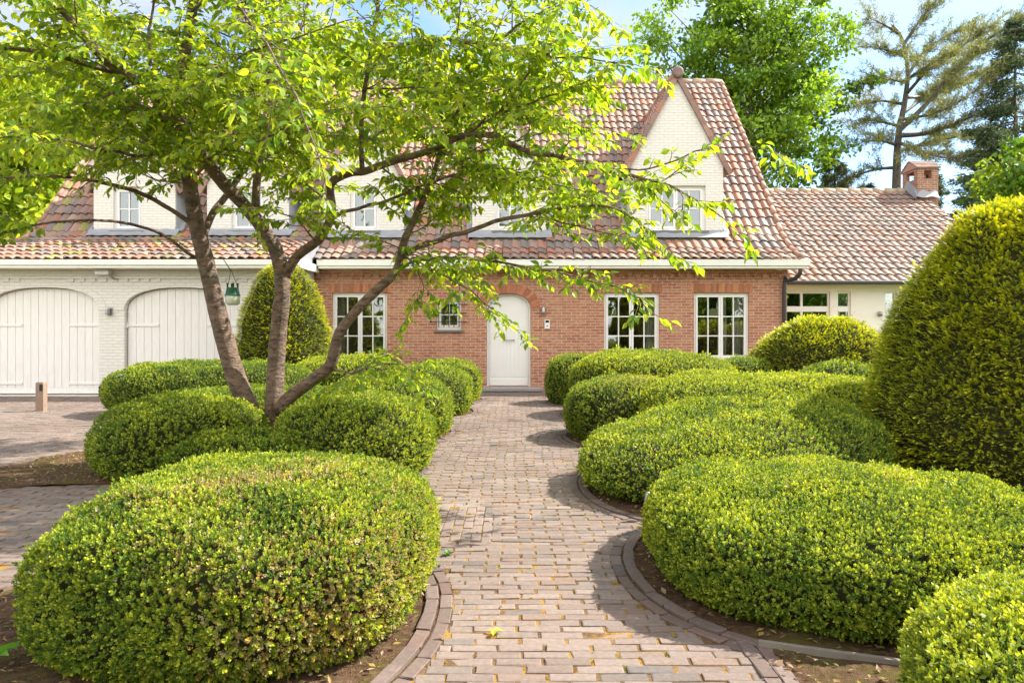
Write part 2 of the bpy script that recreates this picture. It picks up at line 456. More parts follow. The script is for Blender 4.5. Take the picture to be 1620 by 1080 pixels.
# --- fascia boards / gutters and soffits
mb = MB()
mb.box(-4.47, 6.83, 17.06, 17.20, 2.90, 3.055, bev=.012); mb.box(-4.44, 6.76, 17.09, 17.22, 2.845, 2.899, bev=.008)
mb.box(-4.44, 6.70, 17.221, YW-.002, 2.846, 2.875)
mb.box(XL-.15, -4.51, 15.74, 15.90, 2.80, 2.925, bev=.012); mb.box(XL-.15, -4.54, 15.77, 15.92, 2.742, 2.799, bev=.008)
mb.box(XL-.15, -4.54, 15.921, YG-.032, 2.745, 2.775)
mb.box(-4.545, -4.472, 15.80, 17.30, 2.76, 2.925)
mb.build('fascia', M['cream'], house)
# --- tiles
def tile_roof(name, x0, x1, prof, w=.207, gauge=.345, seed=1, keep=None, flip=False, grey=0.0, bright=1.0, mossy=0.0, parent=None):
    rng = np.random.default_rng(seed)
    pr = np.array(prof, float); seg = np.linalg.norm(np.diff(pr, axis=0), axis=1); sl = np.concatenate([[0], np.cumsum(seg)])
    ev = lambda s: np.stack([np.interp(s, sl, pr[:, 0]), np.interp(s, sl, pr[:, 1])], -1)
    ncol = int(round((x1-x0)/w)); w = (x1-x0)/ncol
    u = np.linspace(0, 1, 9)
    hh = .022*np.sin(2*np.pi*u - .4) + .008*np.sin(4*np.pi*u)
    nc = int(sl[-1]/gauge)+1
    V = []; Q = []; C = []; nv = 0
    pal = np.array([(.40, .18, .11), (.42, .24, .17), (.35, .22, .165), (.28, .215, .18), (.22, .185, .165), (.44, .30, .225), (.47, .185, .10)])
    pw = np.array([.18, .22, .2, .17, .1, .09, .04])
    for i in range(nc):
        s0 = i*gauge; s1 = min(s0+gauge+.05, sl[-1])
        if s1-s0 < .08: continue
        a, b = ev(s0), ev(s1); t = (b-a)/np.linalg.norm(b-a); nrm = np.array([-t[1], t[0]])
        if flip: nrm = np.array([t[1], -t[0]])
        for c in range(ncol):
            xc = x0+(c+.5)*w; mid = ev(s0+gauge/2)
            if keep is not None and not keep(xc, mid[0], mid[1]): continue
            j = rng.normal(0, .006); jl = rng.normal(0, .005)
            X = x0+(c+u)*w + j
            lo = a - t*(.03+abs(jl)); row0 = np.stack([X, lo[0]+nrm[0]*(hh+.058+jl), lo[1]+nrm[1]*(hh+.058+jl)], 1)
            row1 = np.stack([X, b[0]+nrm[0]*(hh+.012), b[1]+nrm[1]*(hh+.012)], 1)
            lip = row0 - np.array([0, nrm[0], nrm[1]])*.026 + np.array([0, t[0], t[1]])*.003
            V.append(np.concatenate([row0, row1, row0, lip])); k = np.arange(8)
            qa = np.stack([k, k+1, k+10, k+9], 1)+nv; qb = np.stack([k+27, k+28, k+19, k+18], 1)+nv
            Q.append(qa[:, ::-1] if flip else qa); Q.append(qb); nv += 36
            col = pal[rng.choice(7, p=pw)]*rng.uniform(.88, 1.12)*bright*.74
            col = col*(1-grey)+np.array((.25, .20, .165))*grey
            if mossy and rng.random() < mossy: col = np.array((.22, .20, .05))*rng.uniform(.7, 1.4)
            C.append(np.tile(col, (36, 1)))
    me = mesh_from(name, np.concatenate(V), [np.concatenate(Q)], M['tile'], np.concatenate(C), True)
    return link(name, me, parent or house)

# --- dormers: front wall plane DY, centre, half width, eaves z, apex z
DY = 18.22
DORM = [dict(c=-9.22, h=1.0, ze=5.05, za=6.95, win=(-9.74, -9.05, 3.86, 4.93), n=1, gr=True),
        dict(c=-6.45, h=1.0, ze=5.05, za=6.95, win=(-6.85, -6.05, 3.86, 4.93), n=1, gr=True),
        dict(c=-3.62, h=.98, ze=5.05, za=6.90, win=(-3.96, -3.27, 3.86, 4.93), n=1, gr=False),
        dict(c=-.05, h=.92, ze=5.05, za=6.80, win=(-.42, .32, 3.86, 4.93), n=1, gr=False),
        dict(c=4.03, h=1.13, ze=5.50, za=7.60, win=(3.29, 4.73, 3.86, 4.96), n=2, gr=False)]
def in_dormer(x, y, z):
    for d in DORM:
        if abs(x-d['c']) < d['h']-.02 and y > DY-.1:
            zr = d['za'] - (d['za']-d['ze'])*abs(x-d['c'])/d['h']
            if z < zr: return True
    return False
keep = lambda x, y, z: not in_dormer(x, y, z)
r = tile_roof('roof', -4.56, 6.6, ROOF_M, seed=3, keep=keep); r['label'] = 'clay pantile roof over the brick part'
r2 = tile_roof('roof', XL-.12, -4.56, ROOF_G, seed=5, keep=keep, mossy=.10, bright=.95); r2['label'] = 'flared pantile roof over the garage'
r3 = tile_roof('roof', XL-.12, 6.6, ROOF_B, w=.42, gauge=.6, seed=6, flip=True); r3['label'] = 'rear roof slope'
mb = MB()
for i in range(44):                                       # ridge tiles
    x = XL-.12 + i*.4155
    mb.tube([(x-.02, 23.6, 9.26), (x+.43, 23.6, 9.245)], [.135, .118], n=10, col=np.array((.40, .26, .19))*RNG.uniform(.7, 1.2))
mb.build('ridge', M['tile'], r, True, cols=True)
for prof, xx in ((ROOF_M, 6.60), (ROOF_G, XL-.12)):       # verge tiles at both ends
    mb = MB(); pr = np.array(prof)
    for k in range(len(pr)-1):
        L = np.linalg.norm(pr[k+1]-pr[k]); nn = max(1, round(L/.345))
        for i in range(nn):
            a = pr[k]+(pr[k+1]-pr[k])*i/nn; b = pr[k]+(pr[k+1]-pr[k])*(i+1)/nn
            s = 1 if xx > 0 else -1
            mb.tube([(xx, a[0]-.0, a[1]+.055), (xx, b[0], b[1]+.03)], [.075, .06], n=8, col=np.array((.42, .22, .15))*RNG.uniform(.65, 1.2))
    mb.build('verge', M['tile'], r if xx > 0 else r2, True, cols=True)
# side cheek where the garage roof flares out beyond the main roof
mb = MB()
pts = [(15.80, 2.90), (16.8, 3.24), (17.9, 3.53), (18.3, 3.80), (18.3, 3.74), (17.7, 3.32), (17.1, 3.03), (17.1, 2.92)]
v = [(-4.575, a, b) for a, b in pts] + [(-4.555, a, b) for a, b in pts]; n = len(pts)
tr = tessellate_polygon([[Vector((a, b, 0)) for a, b in pts]])
mb.add(v, [(i, (i+1) % n, n+(i+1) % n, n+i) for i in range(n)], [tuple(t) for t in tr] + [(t[2]+n, t[1]+n, t[0]+n) for t in tr])
mb.build('flashing', M['zinc'], house)

# --- windows
def window(parent, x0, x1, z0, z1, yw, casements=2, cols=2, rows=3, rec=.07, curtain=None, room=True, fw=.05, sill=None, mat='white', sub=True, bars=.026, transom=None):
    """frame mesh with its pane, sill and curtain as children (or siblings when already a part's part)"""
    mb = MB(); y0 = yw+rec; y1 = y0+.07
    mb.box(x0, x0+fw, y0, y1, z0, z1); mb.box(x1-fw, x1, y0, y1, z0, z1)
    mb.box(x0+fw, x1-fw, y0, y1, z1-fw, z1); mb.box(x0+fw, x1-fw, y0, y1, z0, z0+fw)
    panes = []
    xi0, xi1, zi0, zi1 = x0+fw, x1-fw, z0+fw, z1-fw
    cw = (xi1-xi0)/casements; st = .048
    for k in range(casements):
        a, b = xi0+k*cw+.003, xi0+(k+1)*cw-.003
        ya, yb = y0-.012, y1-.012
        mb.box(a, a+st, ya, yb, zi0+.003, zi1-.003, bev=.006); mb.box(b-st, b, ya, yb, zi0+.003, zi1-.003, bev=.006)
        mb.box(a+st, b-st, ya+.002, yb, zi1-.003-st, zi1-.003); mb.box(a+st, b-st, ya+.002, yb, zi0+.003, zi0+.003+st*1.25)
        pa, pb, pc, pd = a+st, b-st, zi0+.003+st*1.25, zi1-.003-st
        for i in range(1, cols):
            xx = pa+(pb-pa)*i/cols; mb.box(xx-bars/2, xx+bars/2, ya+.008, yb-.006, pc, pd)
        for i in range(1, rows):
            zz = pc+(pd-pc)*i/rows; mb.box(pa, pb, ya+.009, yb-.007, zz-bars/2, zz+bars/2)
        panes.append((pa, pb, pc, pd))
    f = mb.build('window' if sub else 'window_frame', M[mat], parent)
    pp = f if sub else parent
    gb = MB()
    for a, b, c_, d_ in panes:
        for i in range(cols):
            for j in range(rows):
                xa, xb = a+(b-a)*i/cols-.002, a+(b-a)*(i+1)/cols+.002; za, zb = c_+(d_-c_)*j/rows-.002, c_+(d_-c_)*(j+1)/rows+.002
                tx, tz = RNG.normal(0, .0022, 2); k_ = lambda sx, sz: sx*tx+sz*tz
                f4 = [(xa, y0+.022+k_(-1, -1), za), (xb, y0+.022+k_(1, -1), za), (xb, y0+.022+k_(1, 1), zb), (xa, y0+.022+k_(-1, 1), zb)]
                gb.add(f4, [(0, 1, 2, 3)])
    gb.build('pane', M['glass'], pp)
    if sill:
        sb = MB(); sb.box(x0-sill[0], x1+sill[0], yw-sill[1], y0-.02, z0-sill[2], z0-.002, bev=.008); sb.build('sill', M[sill[3]], pp)
    if curtain:
        for (ca, cb) in curtain:
            cbm = MB(); n = 40; xs = np.linspace(ca, cb, n); ys = y1+.14+.03*np.sin(xs*70)+.012*np.sin(xs*31)
            v = np.concatenate([np.stack([xs, ys, np.full(n, z0-.02)], 1), np.stack([xs, ys, np.full(n, z1+.05)], 1)]); k = np.arange(n-1)
            cbm.add(v, np.stack([k, k+1, n+k+1, n+k], 1)); cbm.build('curtain', M['curtain'], pp, True)
    return f
for k, cur in (('a', [(-4.2, -3.98)]), ('b', [(3.18, 3.44)]), ('c', [(5.24, 5.53), (4.98, 5.10)])):
    window(house, *WIN[k], YW, curtain=cur, sill=(.0, .03, .09, 'white'))
swf = window(house, *SW, YW, casements=1, cols=2, rows=2, rec=.09, sill=(.05, .05, .06, 'sill'))
mb = MB()
for zz in (1.62, 1.83, 2.03): mb.box(-1.90, -1.06, YW-.06, YW-.045, zz, zz+.016); mb.lathe([(0, -.0), (.022, 0), (.022, .018), (0, .018)], (-1.905, YW-.062, zz+.008), 'y', 10)
for i in range(5):
    xx = -1.72+i*.118; mb.box(xx, xx+.016, YW-.044, YW-.029, 1.50, 2.10)
for xx in (-1.89, -1.075):
    for zz in (1.62, 1.83, 2.03): mb.box(xx, xx+.012, YW-.044, YW+.005, zz+.001, zz+.014)
g = mb.build('window_grille', M['iron'], house)
# rooms behind the brick front: back partition and floor so the glass looks into dim rooms
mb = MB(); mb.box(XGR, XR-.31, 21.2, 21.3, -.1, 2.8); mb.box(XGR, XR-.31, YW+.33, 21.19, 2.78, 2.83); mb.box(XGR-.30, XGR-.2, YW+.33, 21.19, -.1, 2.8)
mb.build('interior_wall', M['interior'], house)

# --- front door
mb = MB(); y0 = YW+.11; x0, x1, zb, zs, zt = DOOR
fr = arch_pts(x0+.003, x1-.003, zb, zs, zt-.003, e=2.2); inn = arch_pts(x0+.055, x1-.055, zb+.001, zs, zt-.055, e=2.2)
mb.prism(fr, y0, y0+.08, holes=[inn])
mb.build('door_frame', M['white'], house)
mb = MB(); leaf = arch_pts(x0+.060, x1-.060, zb+.015, zs, zt-.06, e=2.2)
mb.prism(leaf, y0+.035, y0+.075)
n = 9; bw = (x1-x0-.20)/n                                  # tongue-and-groove boards
for i in range(n):
    a = x0+.10+i*bw; xc = a+bw/2 - (x0+x1)/2; top = zs+(zt-zs-.09)*max(0, 1-(abs(xc)+bw/2)**2.2/.46**2.2)**(1/2.2)
    mb.box(a+.003, a+bw-.003, y0+.026, y0+.0345, zb+.22, top-.02, bev=.003)
mb.box(x0+.065, x1-.065, y0+.012, y0+.0345, zb+.03, zb+.19, bev=.006)
door = mb.build('door', M['white'], house)
mb = MB(); mb.tube([(-.215, y0-.02, 1.20), (.06, y0-.02, 1.20)], .011, 10); mb.box(-.20, -.185, y0-.02, y0+.026, 1.192, 1.208); mb.box(.03, .045, y0-.02, y0+.026, 1.192, 1.208)
mb.build('handle', M['steel'], door, True)
mb = MB(); mb.lathe([(0, -.02), (.026, -.02), (.03, 0), (.03, .02)], (.335, y0+.02, 1.085), 'y', 16); mb.build('lock', M['steel'], door, True)
mb = MB(); mb.box(-.68, .69, YW-.24, YW+.10, .005, .098, bev=.018); d_ = mb.build('doorstep', M['stone'], house)

# --- fixtures screwed to the walls
mb = MB(); mb.lathe([(0, -.085), (.042, -.085), (.045, -.06), (.045, .07), (.02, .085), (0, .085)], (.735, YW-.07, 1.90), 'z', 16); mb.box(.72, .75, YW-.05, YW-.001, 1.86, 1.90)
l1 = mb.build('wall_lamp', M['steel'], house, True); l1['label'] = 'small steel wall lamp by the front door'
mb = MB(); mb.box(.765, .885, YW-.032, YW-.001, 1.46, 1.68, bev=.008); ic = mb.build('intercom', M['plastic_w'], house)
mb = MB(); mb.box(.785, .865, YW-.036, YW-.0325, 1.61, 1.665); mb.build('screen', M['dark_glassy'], ic)
mb = MB(); mb.lathe([(0, 0), (.016, 0), (.016, .004), (0, .004)], (.825, YW-.036, 1.53), 'y', 12); mb.build('button', M['dark_glassy'], ic)
mb = MB(); mb.box(-8.78, -8.68, YG-.05, YG-.001, 1.76, 1.92, bev=.006); mb.lathe([(0, -.07), (.045, -.07), (.05, -.05), (.05, .05), (.045, .07), (0, .07)], (-8.73, YG-.10, 1.835), 'z', 16)
l2 = mb.build('wall_lamp', M['steel'], house); l2['label'] = 'grey wall lamp on the garage pier'
mb = MB()
mb.tube([(-8.60, YG-.001, 2.56), (-8.60, YG-.08, 2.53), (-8.64, YG-.13, 2.585), (-8.70, YG-.16, 2.625)], .018, 8); mb.lathe([(.045, -.012), (.045, 0), (0, 0)], (-8.60, YG-.001, 2.56), 'y', 12)
cam_b = mb.build('camera_bracket', M['steel'], house, True)
mb = MB(); mb.box(-8.94, -8.66, YG-.21, YG-.11, 2.625, 2.705, bev=.014); mb.box(-8.97, -8.64, YG-.22, YG-.10, 2.7055, 2.715); 
sc_ = mb.build('security_camera', M['plastic_w'], house)
mb = MB(); mb.lathe([(0, -.006), (.032, -.006), (.032, .0)], (-8.94, YG-.16, 2.664), 'x', 14); mb.box(-8.945, -8.935, YG-.2, YG-.12, 2.632, 2.698); mb.build('lens', M['dark_glassy'], sc_)
# --- downpipe
mb = MB(); mb.tube(catmull([(6.62, 17.14, 2.90), (6.62, 17.14, 2.74), (6.56, 17.22, 2.64), (6.42, 17.36, 2.58), (6.36, 17.41, 2.48), (6.36, 17.41, .0)], .06), .047, 12)
for zz in (2.30, 1.2): mb.lathe([(.055, -.015), (.055, .015)], (6.36, 17.41, zz), 'z', 12); mb.box(6.34, 6.38, 17.455, YW-.001, zz-.012, zz+.012)
mb.build('downpipe', M['pipe'], house, True)

# --- garage doors
for gi, d in enumerate(GD):
    x0, x1, zb, zs, zt = d; y0 = YG+.10; mb = MB()
    op = arch_pts(x0+.012, x1-.012, zb+.02, zs, zt-.012, e=2.35)
    mb.prism(op, y0+.03, y0+.07)
    c = (x0+x1)/2; hw = (x1-x0)/2-.03; n = 14; bw = 2*hw/n
    for i in range(n):
        a = c-hw+i*bw; xm = max(abs(a-c), abs(a+bw-c)); xm = min(xm, hw)
        top = zs+(zt-zs-.03)*max(0, 1-(xm/(hw+.02))**2.35)**(1/2.35)
        xn = min(abs(a-c), abs(a+bw-c)); top2 = zs+(zt-zs-.03)*max(0, 1-(xn/(hw+.02))**2.35)**(1/2.35)
        l, r_ = (top, top2) if a < c-.01 else (top2, top)
        g_ = .004
        mb.hexa([(a+g_, y0+.014, zb+.16), (a+bw-g_, y0+.014, zb+.16), (a+bw-g_, y0+.0295, zb+.16), (a+g_, y0+.0295, zb+.16),
                 (a+g_, y0+.014, l), (a+bw-g_, y0+.014, r_), (a+bw-g_, y0+.0295, r_), (a+g_, y0+.0295, l)])
    mb.box(c-.018, c+.018, y0+.006, y0+.0138, zb+.16, zt-.06, bev=.002)
    mb.box(x0+.03, x1-.03, y0+.004, y0+.0295, zb+.03, zb+.155, bev=.006)
    gd = mb.build('garage_door', M['boards'], house); gd['label'] = ('white double garage door with arched head, beside the post', 'white double garage door with arched head, behind the cherry tree')[gi]
    for s in (-1, 1):
        for zz in (1.54, .27):
            xe = x1-.02 if s > 0 else x0+.02
            a, b = sorted((xe, xe-s*.68))
            hb = MB(); hb.box(a, b, y0-.006, y0+.0135, zz-.026, zz+.026, bev=.004)
            hb.box(xe-.02, xe+.02, y0-.016, y0+.013, zz-.06, zz+.06, bev=.004)
            hb.build('hinge', M['boards'], gd)
mb = MB(); mb.box(XL+.31, XGR-.31, 20.5, 20.6, -.1, 2.7); mb.build('interior_wall', M['interior'], house)

# --- dormers
def dormer(i, d):
    c, h, ze, za = d['c'], d['h'], d['ze'], d['za']; w = d['win']
    slope = (za-ze)/h
    ybk = lambda z: np.interp(z, [p[1] for p in ROOF_M], [p[0] for p in ROOF_M])
    zf = 3.55
    mb = MB()
    mb.prism([(c-h, zf), (c+h, zf), (c+h, ze), (c, za), (c-h, ze)], DY, DY+.24, holes=[rect(*w)])
    for s in (-1, 1):                                       # cheeks running back into the roof
        xa, xb = sorted((c+s*h, c+s*(h-.14)))
        yb = ybk(ze)+.25
        mb.hexa([(xa, DY+.241, zf), (xb, DY+.241, zf), (xb, DY+.6, zf), (xa, DY+.6, zf), (xa, DY+.241, ze-.02), (xb, DY+.241, ze-.02), (xb, yb, ze-.02), (xa, yb, ze-.02)])
    # flat arch of the opening
    mb.box(w[0]-.1, w[1]+.1, DY-.006, DY-.001, w[3]+.012, w[3]+.2)
    part = mb.build('dormer', M['white_brick'], house)
    # roof of the dormer: two tiled slopes
    rb = MB(); rng = np.random.default_rng(40+i); ov = .16
    for s in (-1, 1):
        L = math.hypot(h+ov, (h+ov)*slope); nrow = int(L/.30); yend = lambda z: ybk(min(z, 9.2))+.35
        for k in range(nrow):
            f0, f1 = k/nrow, min(1, (k+1.12)/nrow)
            xa, za_ = (h+ov)*(1-f0), za+.06-(h+ov)*slope*(1-f0); xb, zb_ = (h+ov)*(1-f1), za+.06-(h+ov)*slope*(1-f1)
            y = DY+.02; ye = yend(za_)
            while y < ye:
                y2 = min(y+.207, ye); u = np.linspace(0, 1, 6); hh = .028*np.sin(2*np.pi*u)
                ys = y+(y2-y)*u; nx, nz = s*slope/math.hypot(1, slope), 1/math.hypot(1, slope)
                r0 = np.stack([c+s*xa+nx*(hh+.055), ys, za_+nz*(hh+.055)], 1); r1 = np.stack([c+s*xb+nx*(hh+.012), ys, zb_+nz*(hh+.012)], 1); r2 = r0-np.array([nx, 0, nz])*.03
                kk = np.arange(5); q = np.stack([kk, kk+1, kk+7, kk+6], 1)
                col = np.array([(.40, .18, .11), (.36, .22, .16), (.27, .21, .18), (.42, .25, .17)][rng.integers(4)])*rng.uniform(.8, 1.15)
                rb.add(np.concatenate([r0, r1, r2]), np.concatenate([q if s < 0 else q[:, ::-1], np.stack([kk+12, kk+13, kk+1, kk], 1)]), col=col); y = y2
        # verge tiles on the gable edge
        nv = int(L/.33)
        for k in range(nv):
            f0, f1 = k/nv, (k+1.1)/nv
            a = (c+s*(h+ov)*(1-f0), za+.03-(h+ov)*slope*(1-f0)); b = (c+s*(h+ov)*(1-min(f1, 1)), za+.03-(h+ov)*slope*(1-min(f1, 1)))
            nx, nz = s*slope/math.hypot(1, slope)*.062, .062/math.hypot(1, slope)
            lift = .016; col = np.array((.29, .17, .13))*rng.uniform(.65, 1.25)
            if s < 0 and rng.random() < .5: col = np.array((.42, .19, .12))*rng.uniform(.8, 1.1)
            def e(p, o, y): return (p[0]+nx*o, y, p[1]+nz*o)
            rb.hexa([e(a, -.75, DY-.075), e(a, 1.0+lift*10, DY-.085), e(a, 1.0+lift*10, DY+.12), e(a, -.75, DY-.002),
                     e(b, -.75, DY-.070), e(b, 1.0, DY-.075), e(b, 1.0, DY+.12), e(b, -.75, DY-.002)], col=col)
    k = 0; y = DY-.02
    ye = ybk(za)+.3
    while y < ye:                                           # ridge of the dormer
        rb.tube([(c, y, za+.10), (c, y+.42, za+.085)], [.125, .11], n=10, col=np.array((.38, .23, .17))*rng.uniform(.7, 1.15)); y += .40
    rb.lathe([(0, -.05), (.10, -.05), (.135, -.03), (.145, .0), (.14, .05), (.10, .06)], (c, DY-.11, za+.10), 'y', 18, col=(.19, .12, .10))
    rb.build('dormer_roof', M['tile'], part, False, cols=True)
    window(part, *w, DY, casements=d['n'], cols=2, rows=2, rec=.09, sub=False, mat='white', sill=(.07, .06, .07, 'sill'), fw=.06)
    # zinc flashing at the foot and along the cheeks
    fb = MB(); zt_ = 3.80
    n = 14; xs = np.linspace(c-h-.10, c+h+.10, n)
    gz = (lambda y: np.interp(y, [p[0] for p in (ROOF_G if d['gr'] else ROOF_M)], [p[1] for p in (ROOF_G if d['gr'] else ROOF_M)]))
    rows_ = []
    for y, dz in ((DY-.20, .085), (DY-.15, .09), (DY-.08, .10), (DY-.035, .12), (DY-.012, .15)):
        rows_.append(np.stack([xs, np.full(n, y)+.006*np.sin(xs*23), np.full(n, gz(y)+dz)+.008*np.sin(xs*17+y*9)], 1))
    V = np.concatenate(rows_); kk = np.arange(n-1)
    fb.add(V, np.concatenate([np.stack([a*n+kk, a*n+kk+1, (a+1)*n+kk+1, (a+1)*n+kk], 1) for a in range(4)]))
    for s in (-1, 1):
        for (xi, xo, up) in ((h+.003, h+.15, 1),):
            ys = np.linspace(DY-.02, DY+1.3, 12); z0 = gz(ys)+.10
            A = np.stack([np.full(12, c+s*xi), ys, z0+.10], 1); B = np.stack([np.full(12, c+s*(xi+.03)), ys, z0+.02], 1); Cc = np.stack([np.full(12, c+s*xo), ys, z0-.005], 1)
            V = np.concatenate([A, B, Cc]); kk = np.arange(11)
            fb.add(V, np.concatenate([np.stack([kk, kk+1, 12+kk+1, 12+kk], 1), np.stack([12+kk, 13+kk, 25+kk, 24+kk], 1)]))
            if i < 4 and s > 0:                              # grey zinc-clad cheek seen beside the white front
                V = [(c+h+.002, DY+.02, 3.75), (c+h+.002, DY+.02, ze-.05), (c+h+.002, DY+1.2, ze-.05), (c+h+.03, DY+.02, 3.75), (c+h+.03, DY+.02, ze-.05), (c+h+.03, DY+1.2, ze-.05)]
                fb.add(V, [(3, 4, 1, 0)], [(3, 5, 4)])
    fb.build('flashing', M['zinc'], part, True)
    return part
for i, d in enumerate(DORM):
    p = dormer(i, d)
    p['label'] = ['white gabled dormer at the garage end', 'white gabled dormer above the second garage door', 'white gabled dormer behind the cherry tree', 'white gabled dormer above the front door', 'large white gabled dormer with a wide window'][i]

# --- right wing
YS, XS0, XS1 = 19.5, XR+.001, 13.05
ROOF_W = [(19.12, 2.68), (24.2, 5.93)]
OP = [(6.50, 6.66), (6.86, 8.32), (8.50, 8.86), (9.74, 10.06), (10.2, 11.6)]
mb = MB()
mb.prism([(XS0, -.3), (XS1, -.3), (XS1, 2.60), (XS0, 2.60)], YS, YS+.25, holes=[rect(a, b, .45, 2.44) for a, b in OP])
mb.box(XS0, XS1-.001, YS-.03, YS-.001, 2.47, 2.598); 
pts = [(YS+.251, -.3), (YS+.251, 2.72), (24.2, 5.87), (29.2, 2.7), (29.2, -.3)]; n = 5
mb.add([(XS1-.25, a, b) for a, b in pts] + [(XS1, a, b) for a, b in pts], [(i, (i+1) % n, n+(i+1) % n, n+i) for i in range(n)] + [(0, 1, 3, 4), (5+4, 5+3, 5+1, 5+0)], [(1, 2, 3), (8, 7, 6)])
mb.box(XS0, XS1-.251, 29.0, 29.2, -.3, 2.9)
sw_ = mb.build('wall', M['render_wall'], house); sw_['label'] = 'cream rendered wall of the low side wing'
for a, b in OP:
    nn = 2 if b-a > 1 else 1
    mb = MB(); y0 = YS+.06
    mb.box(a, a+.05, y0, y0+.07, .45, 2.44); mb.box(b-.05, b, y0, y0+.07, .45, 2.44); mb.box(a+.05, b-.05, y0, y0+.07, 2.395, 2.44); mb.box(a+.05, b-.05, y0, y0+.07, .45, .5)
    mb.box(a+.05, b-.05, y0-.01, y0+.06, 1.915, 2.06, bev=.006)
    if nn == 2: mb.box((a+b)/2-.03, (a+b)/2+.03, y0-.008, y0+.06, .5, 1.914); mb.box((a+b)/2-.03, (a+b)/2+.03, y0-.008, y0+.06, 2.061, 2.395)
    f = mb.build('window', M['white'], house)
    gb = MB(); gb.box(a+.045, b-.045, y0+.03, y0+.036, .49, 1.92); gb.box(a+.045, b-.045, y0+.03, y0+.036, 2.055, 2.40); gb.build('pane', M['glass'], f)
    if abs(a-8.5) < .01:
        cb = MB(); xs = np.linspace(a+.12, b, 40); ys = YS+.33+.025*np.sin(xs*75); v = np.concatenate([np.stack([xs, ys, np.full(40, .4)], 1), np.stack([xs, ys, np.full(40, 2.5)], 1)]); k = np.arange(39)
        cb.add(v, np.stack([k, k+1, 40+k+1, 40+k], 1)); cb.build('curtain', M['curtain'], f, True)
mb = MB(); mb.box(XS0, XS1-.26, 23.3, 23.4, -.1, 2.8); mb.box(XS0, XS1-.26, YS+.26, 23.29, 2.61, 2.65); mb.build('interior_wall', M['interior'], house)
mb = MB(); mb.box(XS0, XS1+.16, 19.02, 19.13, 2.60, 2.70, bev=.02); mb.build('gutter', M['pipe'], house)
mb = MB(); mb.box(XS0, XS1+.1, 19.131, YS-.031, 2.605, 2.64); mb.build('fascia', M['cream'], house)
rw = tile_roof('roof', XS0+.02, XS1+.15, ROOF_W, w=.232, gauge=.335, seed=9, bright=1.0, grey=.35); rw['label'] = 'pantile roof of the low side wing'
tile_roof('roof', XS0+.02, XS1+.15, [(29.4, 2.6), (24.2, 5.93)], w=.46, gauge=.6, seed=10, flip=True)['label'] = 'rear slope of the side wing roof'
mb = MB()
for i in range(17):
    x = XS0+.05+i*.40
    mb.tube([(x-.02, 24.2, 5.93), (x+.42, 24.2, 5.915)], [.125, .108], n=10, col=np.array((.42, .33, .22))*RNG.uniform(.75, 1.15))
mb.build('ridge', M['tile'], rw, True, cols=True)
mb = MB(); mb.box(9.56, 9.64, YS-.04, YS-.001, 1.80, 1.92, bev=.005); mb.lathe([(0, -.06), (.04, -.06), (.042, .05), (0, .06)], (9.60, YS-.085, 1.86), 'z', 14)
l3 = mb.build('wall_lamp', M['steel'], house, True); l3['label'] = 'steel wall lamp on the side wing'
# chimney
cx0, cx1, cy0, cy1 = 12.80, 13.46, 23.55, 24.45; zt = 6.62
mb = MB()
mb.box(cx0, cx1, cy0, cy1, 4.6, 6.22)
for (a, b, c_, d_) in ((cx0, cx0+.13, cy0, cy0+.20), (cx0, cx0+.13, cy1-.20, cy1), (cx1-.13, cx1, cy0, cy0+.20), (cx1-.13, cx1, cy1-.20, cy1)):
    mb.box(a, b, c_, d_, 6.221, 6.48)
mb.box(cx0+.13, cx0+.21, cy0+.001, cy0+.19, 6.221, 6.479); mb.box(cx1-.21, cx1-.13, cy0+.001, cy0+.19, 6.221, 6.479)
mb.box(cx0-.0, cx1, cy0, cy1, 6.481, 6.54)
ch = mb.build('chimney', M['chimney_brick'], house)
mb = MB(); ym = (cy0+cy1)/2
for s in (-1, 1):
    for k in range(4):
        f0, f1 = k/4, (k+1.1)/4
        ya, za_ = ym+s*.52*(1-f0), 6.545+.30*f0; yb, zb_ = ym+s*.52*(1-min(f1, 1)), 6.545+.30*min(f1, 1)
        for j in range(4):
            xa = cx0-.05+j*.19; mb.hexa([(xa, ya, za_), (xa+.187, ya, za_), (xa+.187, yb, zb_-.01), (xa, yb, zb_-.01), (xa, ya, za_+.05), (xa+.187, ya, za_+.05), (xa+.187, yb, zb_+.02), (xa, yb, zb_+.02)],
                                        col=np.array((.27, .17, .13))*RNG.uniform(.7, 1.2))
mb.add([(cx0-.03, ym-.5, 6.55), (cx0-.03, ym+.5, 6.55), (cx0-.03, ym, 6.82), (cx1+.06, ym-.5, 6.55), (cx1+.06, ym+.5, 6.55), (cx1+.06, ym, 6.82)], [], [(0, 2, 1), (3, 4, 5)], col=(.36, .22, .17))
mb.build('chimney_cap', M['tile'], ch, cols=True)
mb = MB(); xs = np.linspace(cx0-.10, cx1-.05, 10)
A = np.stack([xs, np.full(10, cy0-.015), 5.50+.33+.03*np.sin(xs*19)], 1); B = np.stack([xs, np.full(10, cy0-.15), np.full(10, 5.52)+.02*np.sin(xs*13)+.09], 1); kk = np.arange(9)
mb.add(np.concatenate([B, A]), np.stack([kk, kk+1, 10+kk+1, 10+kk], 1))
ys = np.linspace(cy0-.1, 24.15, 8); A = np.stack([np.full(8, cx0-.012), ys, 2.68+(ys-19.12)*.64+.38], 1); B = np.stack([np.full(8, cx0-.10), ys, 2.68+(ys-19.12)*.64+.10], 1); kk = np.arange(7)
mb.add(np.concatenate([B, A]), np.stack([kk, kk+1, 8+kk+1, 8+kk], 1))
mb.build('flashing', M['zinc'], ch, True)
